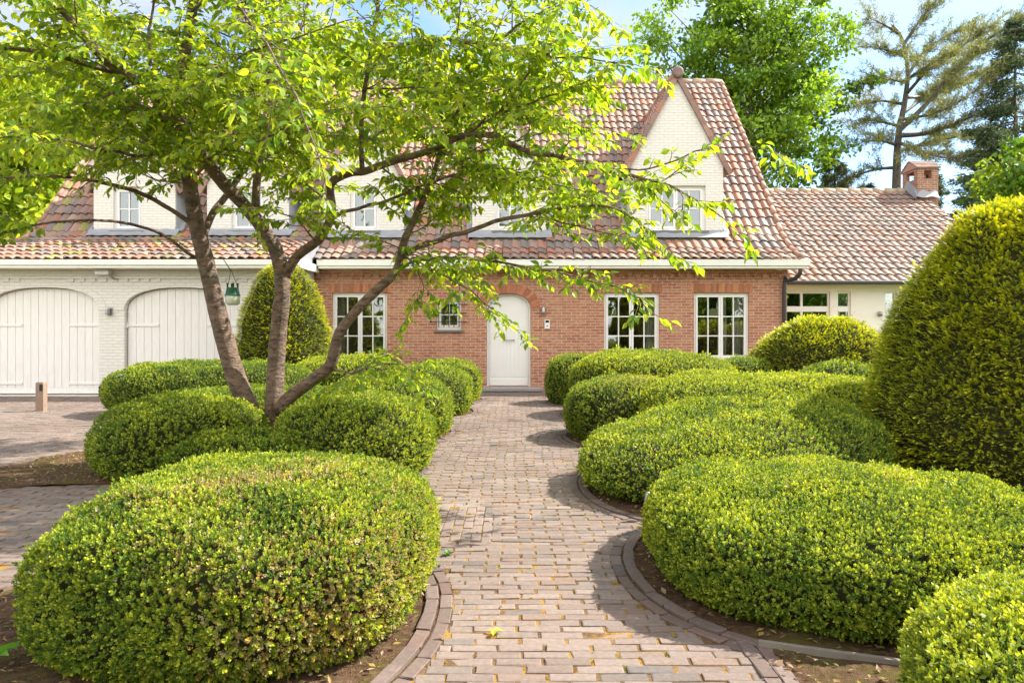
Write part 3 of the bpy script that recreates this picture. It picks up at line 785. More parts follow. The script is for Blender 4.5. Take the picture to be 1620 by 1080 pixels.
# ================================================================== GROUND AND PAVING
mb = MB(); n = 60
gx = np.concatenate([np.linspace(-300, -30, 8), np.linspace(-28, 28, 30), np.linspace(30, 300, 8)])
gy = np.concatenate([np.linspace(-300, -30, 8), np.linspace(-28, 45, 36), np.linspace(50, 400, 8)])
X, Y = np.meshgrid(gx, gy); Z = np.full_like(X, -.06)
nx, ny = len(gx), len(gy); idx = np.arange(nx*ny).reshape(ny, nx)
q = np.stack([idx[:-1, :-1], idx[:-1, 1:], idx[1:, 1:], idx[1:, :-1]], -1).reshape(-1, 4)
tag(link('ground', mesh_from('ground', np.stack([X, Y, Z], -1), [q], M['ground'])), kind='structure')
mb = MB(); mb.add([(-13, 1.0, -.0045), (2.6, 1.0, -.0045), (2.6, 17.6, -.0045), (-13, 17.6, -.0045)], [(0, 1, 2, 3)])
tag(mb.build('path_bedding', M['joint']), kind='structure')

BEDS = [(-1.62, 3.72, 1.17, 1.42), (1.95, 4.42, 1.20, 1.30), (1.68, 6.75, 1.00, 1.42), (1.50, 9.95, .76, 1.05), (1.45, 14.7, .70, .75), (2.25, 12.7, 1.35, 1.2),
        (-1.80, 7.75, .80, 1.05), (-1.66, 10.3, .80, 1.15), (-1.48, 13.0, .80, 1.0), (-1.30, 15.35, .68, .75)]
POLY = [[(1.20, .5), (9, .5), (9, 17.4), (1.55, 17.4), (1.75, 12), (1.75, 4.4), (1.12, 3.3)],
        [(-4.15, 6.9), (-1.7, 6.8), (-1.3, 12), (-1.1, 17.4), (-4.5, 17.4), (-4.6, 16.0), (-7.0, 15.6), (-7.2, 13.2), (-4.9, 8.8)],
        [(-5.3, 7.45), (-6.6, 7.2), (-6.3, 6.5), (-4.62, 6.70), (-3.9, 6.88), (-4.4, 8.7), (-5.0, 8.85)]]
def in_poly(x, y, poly):
    r = np.zeros(np.shape(x), bool); n = len(poly)
    for i in range(n):
        (x0, y0), (x1, y1) = poly[i], poly[(i+1) % n]
        if y0 == y1: continue
        c = ((y0 > y) != (y1 > y)) & (x < (x1-x0)*(y-y0)/(y1-y0)+x0); r ^= c
    return r
def in_bed(x, y, off=0.0, skip=None):
    x = np.asarray(x, float); y = np.asarray(y, float); r = np.zeros(x.shape, bool)
    for i, (cx, cy, rx, ry) in enumerate(BEDS):
        if i == skip: continue
        r |= (np.abs((x-cx)/(rx+off))**2.2 + np.abs((y-cy)/(ry+off))**2.2) < 1
    w_ = np.stack([x, y, x*0], -1); dx_, dy_ = .16*noise3(w_, 3.1, seed=1)*(y < 8.9), .10*noise3(w_, 4.3, seed=2)*(y < 8.9)
    for p in POLY[:2]: r |= in_poly(x, y, p)
    r |= in_poly(x+dx_, y+dy_, POLY[2])
    return r
st = .04; gx = np.arange(-7.4, 9.0, st); gy = np.arange(.6, 17.45, st)
X, Y = np.meshgrid(gx, gy); ins = in_bed(X, Y, .16)
Z = .005 + .010*noise3(np.stack([X, Y, X*0], -1), 2.1, seed=2) + .008*noise3(np.stack([X, Y, X*0], -1), 9, seed=4)
Z = np.where(in_bed(X, Y, -.05), np.maximum(Z, .001), -.0035)
idx = np.arange(X.size).reshape(X.shape); okc = ins[:-1, :-1] & ins[1:, 1:] & ins[:-1, 1:] & ins[1:, :-1]
q = np.stack([idx[:-1, :-1], idx[:-1, 1:], idx[1:, 1:], idx[1:, :-1]], -1)[okc]
used = np.unique(q); mp = -np.ones(X.size, int); mp[used] = np.arange(len(used))
tag(link('soil', mesh_from('soil', np.stack([X, Y, Z], -1).reshape(-1, 3)[used], [mp[q]], M['soil'], smooth=True)), kind='structure')

def paver_set(cx, cy, ang, L, W, h=.0, tilt=.012, rng=RNG):
    """N bricks -> verts, quads"""
    N = len(cx); b = .004
    l2, w2 = L/2, W/2
    base = []
    for (sx, sy, z, ins) in [(s[0], s[1], z, i) for (z, i) in ((-.035, 0), (-.003, 0), (0, b)) for s in ((-1, -1), (1, -1), (1, 1), (-1, 1))]:
        base.append((sx, sy, z, ins))
    base = np.array(base)
    jit = rng.normal(0, .0022, (N, 12, 2))
    px = base[None, :, 0]*(np.broadcast_to(l2, (N,))[:, None]-base[None, :, 3]) + jit[:, :, 0]
    py = base[None, :, 1]*(np.broadcast_to(w2, (N,))[:, None]-base[None, :, 3]) + jit[:, :, 1]
    tx, ty = rng.normal(0, tilt, N), rng.normal(0, tilt, N)
    pz = base[None, :, 2] + px*tx[:, None] + py*ty[:, None] + rng.normal(0, .0018, N)[:, None] + np.broadcast_to(np.asarray(h, float), (N,))[:, None]
    ca, sa = np.cos(ang), np.sin(ang)
    ca = np.broadcast_to(ca, (N,))[:, None]; sa = np.broadcast_to(sa, (N,))[:, None]
    x = np.asarray(cx)[:, None] + px*ca - py*sa; y = np.asarray(cy)[:, None] + px*sa + py*ca
    v = np.stack([x, y, pz], -1).reshape(-1, 3)
    q = [(8, 9, 10, 11)]
    for k in range(2):
        for i in range(4): j = (i+1) % 4; q.append((k*4+i, k*4+j, k*4+4+j, k*4+4+i))
    q = (np.array(q)[None]+np.arange(N)[:, None, None]*12).reshape(-1, 4)
    return v, q
def paver_cols(N, rng=RNG):
    pal = np.array([(.44, .345, .295), (.40, .31, .26), (.47, .375, .32), (.36, .30, .265), (.44, .32, .26), (.31, .27, .25)])*np.array([.385, .37, .355])
    return np.repeat(pal[rng.choice(6, N, p=[.32, .27, .2, .1, .08, .03])]*rng.uniform(.92, 1.08, (N, 1)), 12, 0)
gap = .006
bx, by, ba = [], [], []
row = 0; y = 1.2
while y < 17.45:
    off = (row % 2)*.105 + RNG.uniform(-.02, .02)
    xs = np.arange(-12.2, 1.9, .211)+off
    bx.append(xs); by.append(np.full(len(xs), y)+RNG.normal(0, .002, len(xs))); ba.append(np.zeros(len(xs)))
    y += .0715; row += 1
bx, by, ba = map(np.concatenate, (bx, by, ba))
wv = .014*noise3(np.stack([bx, by*.6, bx*0], 1), 1.1, seed=1)
by = by+wv*np.clip((np.abs(by-5.55)-.6)/.5, 0, 1)
def turned(x, y): return (x < -.12) & (x > -2.2) & (y > 5.02) & (y < 6.05)
k = ~turned(bx, by); bx, by, ba = bx[k], by[k], ba[k]
tx, ty = [], []
for c, x in enumerate(np.arange(-2.2, -.12, .0715)):
    ys = np.arange(5.05, 6.0, .211)+(c % 2)*.1; tx.append(np.full(len(ys), x+.02)); ty.append(ys)
tx, ty = np.concatenate(tx), np.concatenate(ty)
bx = np.concatenate([bx, tx]); by = np.concatenate([by, ty]); ba = np.concatenate([ba, np.full(len(tx), math.pi/2)])
hl = .075
edge = lambda o: in_bed(bx+o*np.cos(ba), by+o*np.sin(ba), .155)
kk = ~(edge(hl) | edge(-hl)); part_ = (edge(hl) ^ edge(-hl))
gm = (by > 16.2) & (bx < XGR+.1)
v1 = paver_set(bx[kk & ~gm], by[kk & ~gm], ba[kk & ~gm], .211-.016, .0715-.006)
pb = np.where(part_ & ~gm)[0]                                                   # cut bricks along the edges
ts = np.linspace(-.1, .1, 21)
fr = np.stack([~in_bed(bx[pb]+t*np.cos(ba[pb]), by[pb]+t*np.sin(ba[pb]), .150) for t in ts], 1)
ln = fr.sum(1)*.2/20; ctr = (fr*ts).sum(1)/np.maximum(1, fr.sum(1)); k = ln > .03; pb, ln, ctr = pb[k], ln[k], ctr[k]
v2 = paver_set(bx[pb]+ctr*np.cos(ba[pb]), by[pb]+ctr*np.sin(ba[pb]), ba[pb], ln, .0715-gap)
N1, N2 = len(v1[0])//12, len(v2[0])//12
vv = np.concatenate([v1[0], v2[0]]); qq = np.concatenate([v1[1], v2[1]+len(v1[0])])
cc = paver_cols(N1+N2)
cc *= (1 - .16*np.clip(noise3(vv*np.array([1, 1, 0]), .8, seed=3), -1, 1))[:, None]
tag(link('path', mesh_from('path', vv, [qq], M['paver'], cc)), kind='structure')
# edging: two rows of bricks bent round every bed
ex, ey, ea, el, ez = [], [], [], [], []
for i, (cx, cy, rx, ry) in enumerate(BEDS):
    for off, ph in ((.036, 0), (.112, .5)):
        t = np.linspace(0, 2*math.pi, 1200); c, s = np.cos(t), np.sin(t)
        px = cx+(rx+off)*np.sign(c)*np.abs(c)**(2/2.2); py = cy+(ry+off)*np.sign(s)*np.abs(s)**(2/2.2)
        L = np.concatenate([[0], np.cumsum(np.hypot(np.diff(px), np.diff(py)))]); n = int(L[-1]/.195)
        m = (np.arange(n)+.5+ph)*L[-1]/n % L[-1]
        X = np.interp(m, L, px); Y = np.interp(m, L, py); a = np.arctan2(np.interp((m+.05) % L[-1], L, py)-np.interp((m-.05) % L[-1], L, py), np.interp((m+.05) % L[-1], L, px)-np.interp((m-.05) % L[-1], L, px))
        ok = ~in_bed(X, Y, .06, skip=i) & (Y > 1)
        ok &= ~in_bed(X+.04*np.cos(t[0]), Y, -.05, skip=i)
        ex.append(X[ok]); ey.append(Y[ok]); ea.append(a[ok]); el.append(np.full(ok.sum(), L[-1]/n-.008)); ez.append(np.full(ok.sum(), .004 if off > .1 else .014))
for off, ph in ((.03, 0), (.105, .1)):
    ys = np.arange(1.2, 3.30, .205)+ph; ex.append(np.full(len(ys), 1.16-off)+.0*ys); ey.append(ys); ea.append(np.full(len(ys), math.pi/2)); el.append(np.full(len(ys), .196)); ez.append(np.full(len(ys), .008))
ex, ey, ea, el, ez = map(np.concatenate, (ex, ey, ea, el, ez))
v, q = paver_set(ex, ey, ea, el, .064, ez, .03)
tag(link('kerb', mesh_from('kerb', v, [q], M['paver'], paver_cols(len(ex))*np.array([.86, .82, .84]))), kind='structure')
mb = MB(); mb.hexa([(1.10, 3.33, -.03), (1.75, 3.10, -.03), (1.76, 3.125, -.03), (1.11, 3.355, -.03), (1.10, 3.33, .035), (1.75, 3.10, .03), (1.76, 3.125, .03), (1.11, 3.355, .035)])
tag(mb.build('edging_board', M['timber']), 'narrow weathered edging board lying in the soil under the near right box mound', 'edging board')
# litter of twigs and fallen leaves on the soil
rng = np.random.default_rng(8); N = 24000
lx = rng.uniform(-7, 2.6, N); ly = rng.uniform(2.2, 12, N); k = in_bed(lx, ly, .0) | (rng.random(N) < .015); lx, ly = lx[k], ly[k]; N = len(lx)
a = rng.uniform(0, 6.28, N); L = rng.uniform(.006, .022, N); Wd = L*rng.uniform(.25, .8, N)
ux, uy = np.cos(a), np.sin(a); z = .016+rng.uniform(0, .012, N)*1.0; z = np.where(in_bed(lx, ly, .0), z, .006)
tz = rng.normal(0, .4, N)*L
v = np.stack([np.stack([lx-ux*L, ly-uy*L, z-tz], 1), np.stack([lx+uy*Wd, ly-ux*Wd, z+.002], 1), np.stack([lx+ux*L, ly+uy*L, z+tz], 1), np.stack([lx-uy*Wd, ly+ux*Wd, z+.002], 1)], 1).reshape(-1, 3)
pal = np.array([(.32, .20, .11), (.45, .36, .25), (.20, .12, .06), (.38, .28, .08), (.20, .24, .05)])
tag(link('leaf_litter', mesh_from('leaf_litter', v, [np.arange(4*N).reshape(-1, 4)], M['leaf_tree'], np.repeat(pal[rng.integers(0, 5, N)], 4, 0))), 'dry leaf bits and twigs scattered on soil', 'leaf litter', kind='stuff')
# moss tufts in joints
rng = np.random.default_rng(18); N = 2600
cand = np.where((bx > -2.6) & (bx < 1.3) & (by < 15.5) & (by > 2.6))[0]
cand = rng.choice(cand, min(len(cand), 2600), replace=False)
gxm = bx[cand]+.1055*np.cos(ba[cand])+rng.normal(0, .002, len(cand)); gym = by[cand]+.1055*np.sin(ba[cand])+rng.uniform(-.02, .02, len(cand))
k = ~in_bed(gxm, gym, .16) & (noise3(np.stack([gxm, gym, gxm*0], 1), 1.7, seed=6) > -.2); gxm, gym = gxm[k], gym[k]; N = len(gxm)
V = []; 
for j in range(5):
    a = rng.uniform(0, 6.28, N); h = rng.uniform(.001, .007, N); r = rng.uniform(.005, .010, N); x = gxm+rng.normal(0, .003, N); y = gym+rng.normal(0, .014, N)
    V.append(np.stack([np.stack([x, y, np.full(N, -.006)], 1), np.stack([x+r*np.cos(a), y+r*np.sin(a)*.6, h*.6], 1), np.stack([x+r*.4*np.cos(a+1), y+r*.4*np.sin(a+1), h], 1), np.stack([x+r*np.cos(a+2), y+r*np.sin(a+2)*.6, h*.5], 1)], 1))
V = np.concatenate(V).reshape(-1, 3)
pal = np.array([(.26, .17, .03), (.18, .20, .035), (.28, .15, .03), (.12, .16, .03)])
cm = np.tile(np.repeat(pal[rng.integers(0, 4, N)], 4, 0), (5, 1))
tag(link('moss', mesh_from('moss', V, [np.arange(len(V)).reshape(-1, 4)], M['leaf_tree'], cm)), 'tufts of golden moss growing in the paving joints', 'moss', kind='stuff')

# ================================================================== LEAF SPRIGS
def frames(ax, rng):
    ax = ax/np.linalg.norm(ax, axis=1)[:, None]; r = rng.normal(size=ax.shape)
    a = np.cross(ax, r); a /= np.linalg.norm(a, axis=1)[:, None]; b = np.cross(ax, a)
    return np.stack([a, b, ax], 2)                       # columns
def place(tv, tq, tip, pos, R, sc, c0, c1, cj):
    """template verts tv (K,3), quads tq, tip weight (K,) -> big arrays"""
    N, K = len(pos), len(tv)
    v = np.einsum('nij,kj->nki', R, tv)*sc[:, None, None] + pos[:, None, :]
    q = tq[None]+(np.arange(N)*K)[:, None, None]
    c = c0[:, None, :]*(1-tip[None, :, None]) + c1[:, None, :]*tip[None, :, None]
    c = c*cj[:, None, None]
    return v.reshape(-1, 3), q.reshape(-1, 4), c.reshape(-1, 3)
def sprig_box(nl=7, seed=0, L=1.0, leaf=.60, wid=.20):
    """short shoot of oval leaves; unit length"""
    rng = np.random.default_rng(seed); V, Q, T = [], [], []
    for i in range(nl):
        f = i/(nl-1); a = i*2.4+rng.uniform(-.3, .3); el = .45+.75*f
        d = np.array([math.cos(a)*math.cos(el), math.sin(a)*math.cos(el), math.sin(el)]); s = np.array([-math.sin(a), math.cos(a), 0]); up = np.cross(d, s)
        b = np.array([0, 0, f*L*.7]); l = leaf*(1-.25*f)*rng.uniform(.8, 1.15); w = wid*(1-.2*f)
        k = len(V); V += [b, b+d*l*.55+s*w-up*.06*l, b+d*l, b+d*l*.55-s*w-up*.06*l]; Q.append((k, k+1, k+2, k+3)); T += [max(0, f*1.2-.2)]*4
    return np.array(V), np.array(Q), np.array(T)
def sprig_yew(n=8, seed=0):
    rng = np.random.default_rng(seed); V, Q, T = [], [], []
    for i in range(n):
        f = i/(n-1)
        for s in (-1, 1):
            b = np.array([0, 0, f]); d = np.array([s*.9, rng.uniform(-.25, .25), .55]); d /= np.linalg.norm(d); l = .36*(1-.45*f); w = np.array([-.2*s*0, .0, .085])
            k = len(V); V += [b-w, b+d*l*.6-w*.6, b+d*l, b+w+d*l*.3]; Q.append((k, k+1, k+2, k+3)); T += [f**1.3]*4
    k = len(V); V += [np.array((0, -.05, .8)), np.array((.06, 0, .9)), np.array((0, .02, 1.18)), np.array((-.06, 0, .9))]; Q.append((k, k+1, k+2, k+3)); T += [1]*4
    return np.array(V), np.array(Q), np.array(T)
TB = [sprig_box(7, s) for s in range(4)]; TBl = [sprig_box(5, s+9, leaf=.65, wid=.24) for s in range(3)]; TY = [sprig_yew(7, s) for s in range(3)]
def superprofile(p=2.7, zc=.42, tuck=1.45, n=26):
    """(r, z) with r,z in 0..1: domed top, sides tucked in at the foot"""
    out = []
    zb = zc*tuck
    for i in range(n):
        z = zc*i/(n-1)*.999; out.append(((1-((zc-z)/zb)**p)**(1/p), z))
    for i in range(1, n+1):
        a = math.pi/2*i/n; out.append((max(0, math.cos(a))**(2/p), zc+(1-zc)*math.sin(a)**(2/p)))
    return np.array(out)
CONE = np.array([(.96, 0), (1, .09), (.995, .2), (.91, .38), (.80, .566), (.65, .747), (.5, .887), (.35, .955), (.18, .99), (0, 1)])
BULLET = np.array([(.93, 0), (.98, .1), (1, .2), (.985, .32), (.93, .46), (.85, .6), (.73, .73), (.58, .84), (.42, .92), (.24, .975), (.10, .997), (0, 1)])
def bed_shape(rx, ry, h, prof, pe, seed, rough, nth=96, lean=(0, 0)):
    if len(prof) < 20:
        t = np.linspace(0, 1, len(prof)); tt = np.linspace(0, 1, 46); pf = catmull(np.c_[prof, np.zeros(len(prof))], .03)[:, :2]; prof = pf
    th = np.arange(nth)*2*math.pi/nth; c, s = np.cos(th), np.sin(th)
    ux, uy = np.sign(c)*np.abs(c)**(2/pe), np.sign(s)*np.abs(s)**(2/pe)
    r = prof[:, 0][:, None]; z = np.repeat(prof[:, 1][:, None], nth, 1)
    X = rx*r*ux[None]; Y = ry*r*uy[None]; Z = h*z
    p = np.stack([X, Y, Z], -1)
    nd = noise3(p+seed*3.7, 2.2/max(.6, min(rx, ry)), seed=seed % 7) + .5*noise3(p+seed, 5.5/max(.6, min(rx, ry)), seed=(seed+3) % 7)
    nd = nd + .35*noise3(p+seed*1.3, 13/max(.6, min(rx, ry)), seed=(seed+1) % 7)
    dirn = p/np.array([rx, ry, h])**2; dirn[..., 2] -= .25/h; dirn /= np.linalg.norm(dirn, axis=-1)[..., None]+1e-9
    fade = np.clip(Z/h*3, 0, 1)[..., None]
    p = p + dirn*nd[..., None]*rough*fade
    p[..., 0] += lean[0]*Z/h; p[..., 1] += lean[1]*Z/h
    nr = len(prof); idx = np.arange(nr*nth).reshape(nr, nth); j = np.roll(idx, -1, 1)
    q = np.stack([idx[:-1], j[:-1], j[1:], idx[1:]], -1).reshape(-1, 4)
    return p.reshape(-1, 3), q
def sample_surface(v, q, dens, rng, view=None):
    a, b, c, d = v[q[:, 0]], v[q[:, 1]], v[q[:, 2]], v[q[:, 3]]
    n = np.cross(c-a, d-b); ar = np.linalg.norm(n, axis=1)/2; n /= (2*ar[:, None]+1e-12)
    w = ar.copy()
    if view is not None:
        tc = view-(a+c)/2; tc /= np.linalg.norm(tc, axis=1)[:, None]; f = (n*tc).sum(1)
        w *= np.where(f > -.25, 1, .35)
    N = int(w.sum()*dens*1.12); k = rng.choice(len(q), N, p=w/w.sum()); s, t = rng.random(N)[:, None], rng.random(N)[:, None]
    pos = (a[k]*(1-s)+b[k]*s)*(1-t)+(d[k]*(1-s)+c[k]*s)*t
    return pos, n[k]
CAM = np.array([0, 0, CAMZ])
def leafy(name, label, cat, cx, cy, rx, ry, h, kind='box', prof=None, pe=2.1, rot=0, dens=1170, size=0.035, seed=1, rough=.05, group=None, old=(.075, .150, .017), new=(.50, .53, .045), newness=.5, brown=0.0, brown_at=None, lean=(0, 0), slope=0.0, up=.45, depth=.6, z0=0.0):
    rng = np.random.default_rng(seed+100)
    prof = superprofile() if prof is None else prof
    v, q = bed_shape(rx, ry, h, prof, pe, seed, rough, lean=lean)
    v[:, 2] *= 1+slope*v[:, 0]/rx
    ca, sa = math.cos(rot), math.sin(rot); R2 = np.array([[ca, -sa, 0], [sa, ca, 0], [0, 0, 1]]); v = v @ R2.T
    root = empty(name, (cx, cy, 0)); tag(root, label, cat, group)
    off = np.array([cx, cy, z0])
    core = v*np.array([1-.055/max(rx, .3), 1-.055/max(ry, .3), 1])-np.array([0, 0, .045])
    core = core.copy(); core[:, 2] = np.maximum(core[:, 2], .01)
    link('twigs', mesh_from('twigs', core+off, [q], M['hedge_core'], smooth=True), root)
    pos, nrm = sample_surface(v, q, dens, rng, CAM-off)
    keep = (pos[:, 2] > .015) & (rng.random(len(pos)) < 1.06+.42*noise3(pos+seed*1.7, 7.0, seed=(seed+2) % 6)); pos, nrm = pos[keep], nrm[keep]; N = len(pos)
    pos = pos - nrm*(rng.random(N)**1.5*size*depth)[:, None]
    stray = rng.random(N) < .035; pos = pos + nrm*(stray*size*rng.uniform(.2, .9, N))[:, None]
    nz = noise3(pos+seed, 3.5, seed=seed % 5)*.5 + noise3(pos, 11, seed=2)*.35
    if kind == 'box':
        ax = nrm*.75+np.array([0, 0, up])+rng.normal(0, .36, (N, 3)); T = TB if dens > 3000 else TBl; mat = M['leaf_box']
    else:
        out = nrm.copy(); out[:, 2] *= .5
        ax = out+np.array([0, 0, .12])+rng.normal(0, .30, (N, 3)); T = TY; mat = M['leaf_yew']
    sc = size*rng.uniform(.65, 1.25, N)*(1+.25*nz)*(1+.35*stray)
    nw = np.clip(newness+.45*nz+rng.normal(0, .33, N), 0, 1)
    c0 = np.array(old)[None]*1.0*(1-.28*nw[:, None])+np.array(new)[None]*.28*nw[:, None]; c1 = np.array(old)[None]*(1-nw[:, None])+np.array(new)[None]*nw[:, None]
    nw = np.clip(nw+.4*stray, 0, 1)
    if brown:
        pb = brown*np.clip(.5+1.2*noise3(pos+seed*2, 2.0, seed=5), 0, 1.4)
        if brown_at is not None: pb = pb*np.exp(-(((pos-np.array(brown_at[:3])+0)/brown_at[3])**2).sum(1))*2.2
        k = rng.random(N) < pb; pal = np.array([(.46, .28, .09), (.40, .28, .17), (.52, .40, .13), (.56, .47, .30)])[rng.integers(0, 4, N)]
        c0[k] = pal[k]*.8; c1[k] = .55*pal[k]+.45*c1[k]; sc[k] *= .8
    R = frames(ax, rng)
    if kind != 'box':
        z_ = ax/np.linalg.norm(ax, axis=1)[:, None]; x_ = np.cross(z_, np.array([0, 0, 1.0])+rng.normal(0, .25, (N, 3))); x_ /= np.linalg.norm(x_, axis=1)[:, None]+1e-9; R = np.stack([x_, np.cross(z_, x_), z_], 2)
    w = rng.integers(0, len(T), N); V, Q, C = [], [], []; nv = 0
    cj = rng.uniform(.78, 1.2, N)
    for t in range(len(T)):
        k = w == t
        a, b, c = place(T[t][0], T[t][1], T[t][2], pos[k]+off, R[k], sc[k], c0[k], c1[k], cj[k]); V.append(a); Q.append(b+nv); C.append(c); nv += len(a)
    link('foliage', mesh_from('foliage', np.concatenate(V), [np.concatenate(Q)], mat, np.concatenate(C)), root)
    return root
GR = 'clipped box mounds along the path'; GL = 'clipped box mounds round the cherry tree'
# near ones
leafy('box_mound', 'large near box mound, browned in front, on the cherry tree side of the path', 'box mound', -1.34, 3.90, .91, 1.06, .68, dens=5600, size=.026, seed=1, rough=.05, group=GL, pe=2.5, brown=.36, brown_at=(.30, -.65, .5, .85), newness=.50)
leafy('box_mound', 'near box mound right of the path, in front of the tall yew cone', 'box mound', 1.93, 4.40, 1.13, 1.16, .55, dens=5300, size=.026, seed=2, rough=.05, group=GR, pe=2.5, brown=.18, brown_at=(.45, -.1, .6, .5), newness=.52)
leafy('box_mound', 'box mound cut off by the bottom right corner, nearest to the viewer', 'box mound', 2.26, 2.12, 1.0, 1.0, .57, dens=3600, size=.032, seed=3, rough=.03, group=GR, brown=.12, newness=.72)
# right bed
leafy('box_mound', 'broad low box mound right of the path, behind the near right mound', 'box mound', 2.32, 7.32, 1.95, 1.22, .68, rot=.8, slope=.22, dens=1978, size=0.032, seed=4, rough=.045, group=GR, pe=2.3, brown=.05)
leafy('box_mound', 'wide bright box mound left of the tall yew cone, behind the broad low mound', 'box mound', 3.3, 8.9, 1.7, 1.6, .90, dens=1696, size=0.034, seed=5, rough=.06, group=GR, newness=.68)
leafy('box_mound', 'round box mound with browned top, right of the path halfway to the door', 'box mound', 1.55, 10.05, .82, .95, .79, dens=1696, size=0.034, seed=6, rough=.04, group=GR, brown=.28, brown_at=(.15, -.4, .6, .55))
leafy('box_mound', 'long box mound in front of the right-hand brick facade windows', 'box mound', 2.45, 12.75, 1.45, 1.2, 1.06, dens=1319, size=0.038, seed=7, rough=.05, group=GR, brown=.05, newness=.62)
leafy('box_mound', 'small rounded box mound beside the doorstep, right of the path', 'box mound', 1.30, 14.75, .62, .70, .93, dens=1224, size=0.039, seed=8, rough=.035, group=GR, newness=.42)
leafy('box_mound', 'small box mound under the rightmost brick facade window', 'box mound', 4.42, 14.1, .60, .6, .92, dens=1131, size=0.040, seed=9, rough=.03, group=GR, newness=.4, old=(.095, .18, .022))
leafy('box_mound', 'low flat box mound between yew dome and tall yew cone', 'box mound', 4.95, 11.2, .75, .6, .93, dens=1224, size=0.039, seed=10, rough=.03, group=GR, newness=.45, old=(.095, .18, .022))
# left bed
leafy('box_mound', 'box mound at the left end of the cherry bed beside the driveway', 'box mound', -3.42, 7.75, .80, .95, .72, dens=1790, size=0.033, seed=11, rough=.05, group=GL, newness=.42)
leafy('box_mound', 'low box mound at the foot of the cherry tree, between two higher ones', 'box mound', -2.50, 7.12, .85, .52, .42, dens=1790, size=0.032, seed=12, rough=.04, group=GL, newness=.3)
leafy('box_mound', 'box mound right of the cherry trunk, bordering the path', 'box mound', -1.62, 7.75, .80, 1.0, .72, dens=1790, size=0.033, seed=13, rough=.04, group=GL, newness=.42)
leafy('box_mound', 'dark box mound behind the left trunk of the cherry tree', 'box mound', -3.55, 9.5, 1.1, .9, .66, dens=1508, size=0.034, seed=14, rough=.05, group=GL, newness=.3, old=(.085, .16, .018))
leafy('box_mound', 'long dark box mound in front of the right garage door', 'box mound', -5.15, 12.9, 1.80, 1.1, .88, dens=1224, size=0.038, seed=15, rough=.05, group=GL, newness=.32, old=(.08, .155, .018))
leafy('box_mound', 'second box mound along the left edge of the path, behind the cherry trunk', 'box mound', -1.68, 10.3, .86, 1.1, .80, dens=1601, size=0.034, seed=16, rough=.04, group=GL, newness=.42)
leafy('box_mound', 'dark box mound in the middle of the cherry bed behind the low bent limb', 'box mound', -2.75, 9.9, .85, .9, .62, dens=1413, size=0.034, seed=17, rough=.05, group=GL, newness=.3)
leafy('box_mound', 'third box mound along the left edge of the path, towards the door', 'box mound', -1.50, 13.0, .80, .95, .80, dens=1319, size=0.037, seed=18, rough=.04, group=GL)
leafy('box_mound', 'box mound nearest the front door, left of the path', 'box mound', -1.32, 15.3, .68, .72, .80, dens=1224, size=0.039, seed=19, rough=.04, group=GL)
leafy('box_mound', 'bright box mound in front of the left brick facade window', 'box mound', -3.05, 14.0, 1.15, .9, .90, dens=1224, size=0.038, seed=20, rough=.05, group=GL, newness=.7)
# yews
YEL = dict(old=(.085, .165, .018), new=(.72, .72, .04))
leafy('yew_cone', 'tall bullet-shaped golden yew cut off by the right edge of the view', 'yew', 5.02, 7.2, 1.52, 1.45, 2.66, kind='yew', prof=CONE, dens=2200, size=.052, seed=21, rough=.06, newness=.8, depth=1.2, **YEL)
leafy('yew_cone', 'bullet-shaped yew at the corner of garage and brick facade, behind the cherry trunks', 'yew', -4.60, 15.0, .95, .92, 2.76, kind='yew', prof=BULLET, dens=800, size=.07, seed=22, rough=.03, newness=.7, depth=.9, **YEL)
leafy('yew_mound', 'low rounded golden yew by the corner downpipe of the brick facade', 'yew', 5.92, 14.3, 1.32, 1.15, 1.62, kind='yew', prof=superprofile(2.2, .35, 1.6), dens=800, size=.07, seed=23, rough=.06, newness=.75, depth=.9, **YEL)
# ================================================================== TREES
def leaf_template(fold=.10, droop=.16, w=.27):
    V = [(0, 0, 0), (0, .36, .0), (0, .70, -.04), (0, 1.0, -droop), (w*.86, .26, fold), (w, .55, fold*.9), (w*.45, .85, -.03), (-w*.86, .26, fold), (-w, .55, fold*.9), (-w*.45, .85, -.03)]
    Q = [(0, 4, 1, 1)]
    T = [(0, 4, 1), (2, 6, 3), (0, 1, 7), (2, 3, 9)]; Q = [(1, 4, 5, 2), (1, 2, 8, 7)]; T += [(2, 5, 6), (2, 9, 8)]
    return np.array(V), np.array(Q), np.array(T)
LT = leaf_template()
def leaves_mesh(name, pos, d, nrm, size, col, mat, parent):
    """pos: leaf bases, d: leaf direction, nrm: approx upper side"""
    d = d/np.linalg.norm(d, axis=1)[:, None]; x = np.cross(d, nrm); x /= np.linalg.norm(x, axis=1)[:, None]+1e-9; z = np.cross(x, d)
    R = np.stack([x, d, z], 2); tv, tq, tt = LT; N, K = len(pos), len(tv)
    v = np.einsum('nij,kj->nki', R, tv)*size[:, None, None]+pos[:, None, :]
    o = (np.arange(N)*K)[:, None, None]
    return link(name, mesh_from(name, v.reshape(-1, 3), [(tq[None]+o).reshape(-1, 4), (tt[None]+o).reshape(-1, 3)], mat, np.repeat(col, K, 0)), parent)

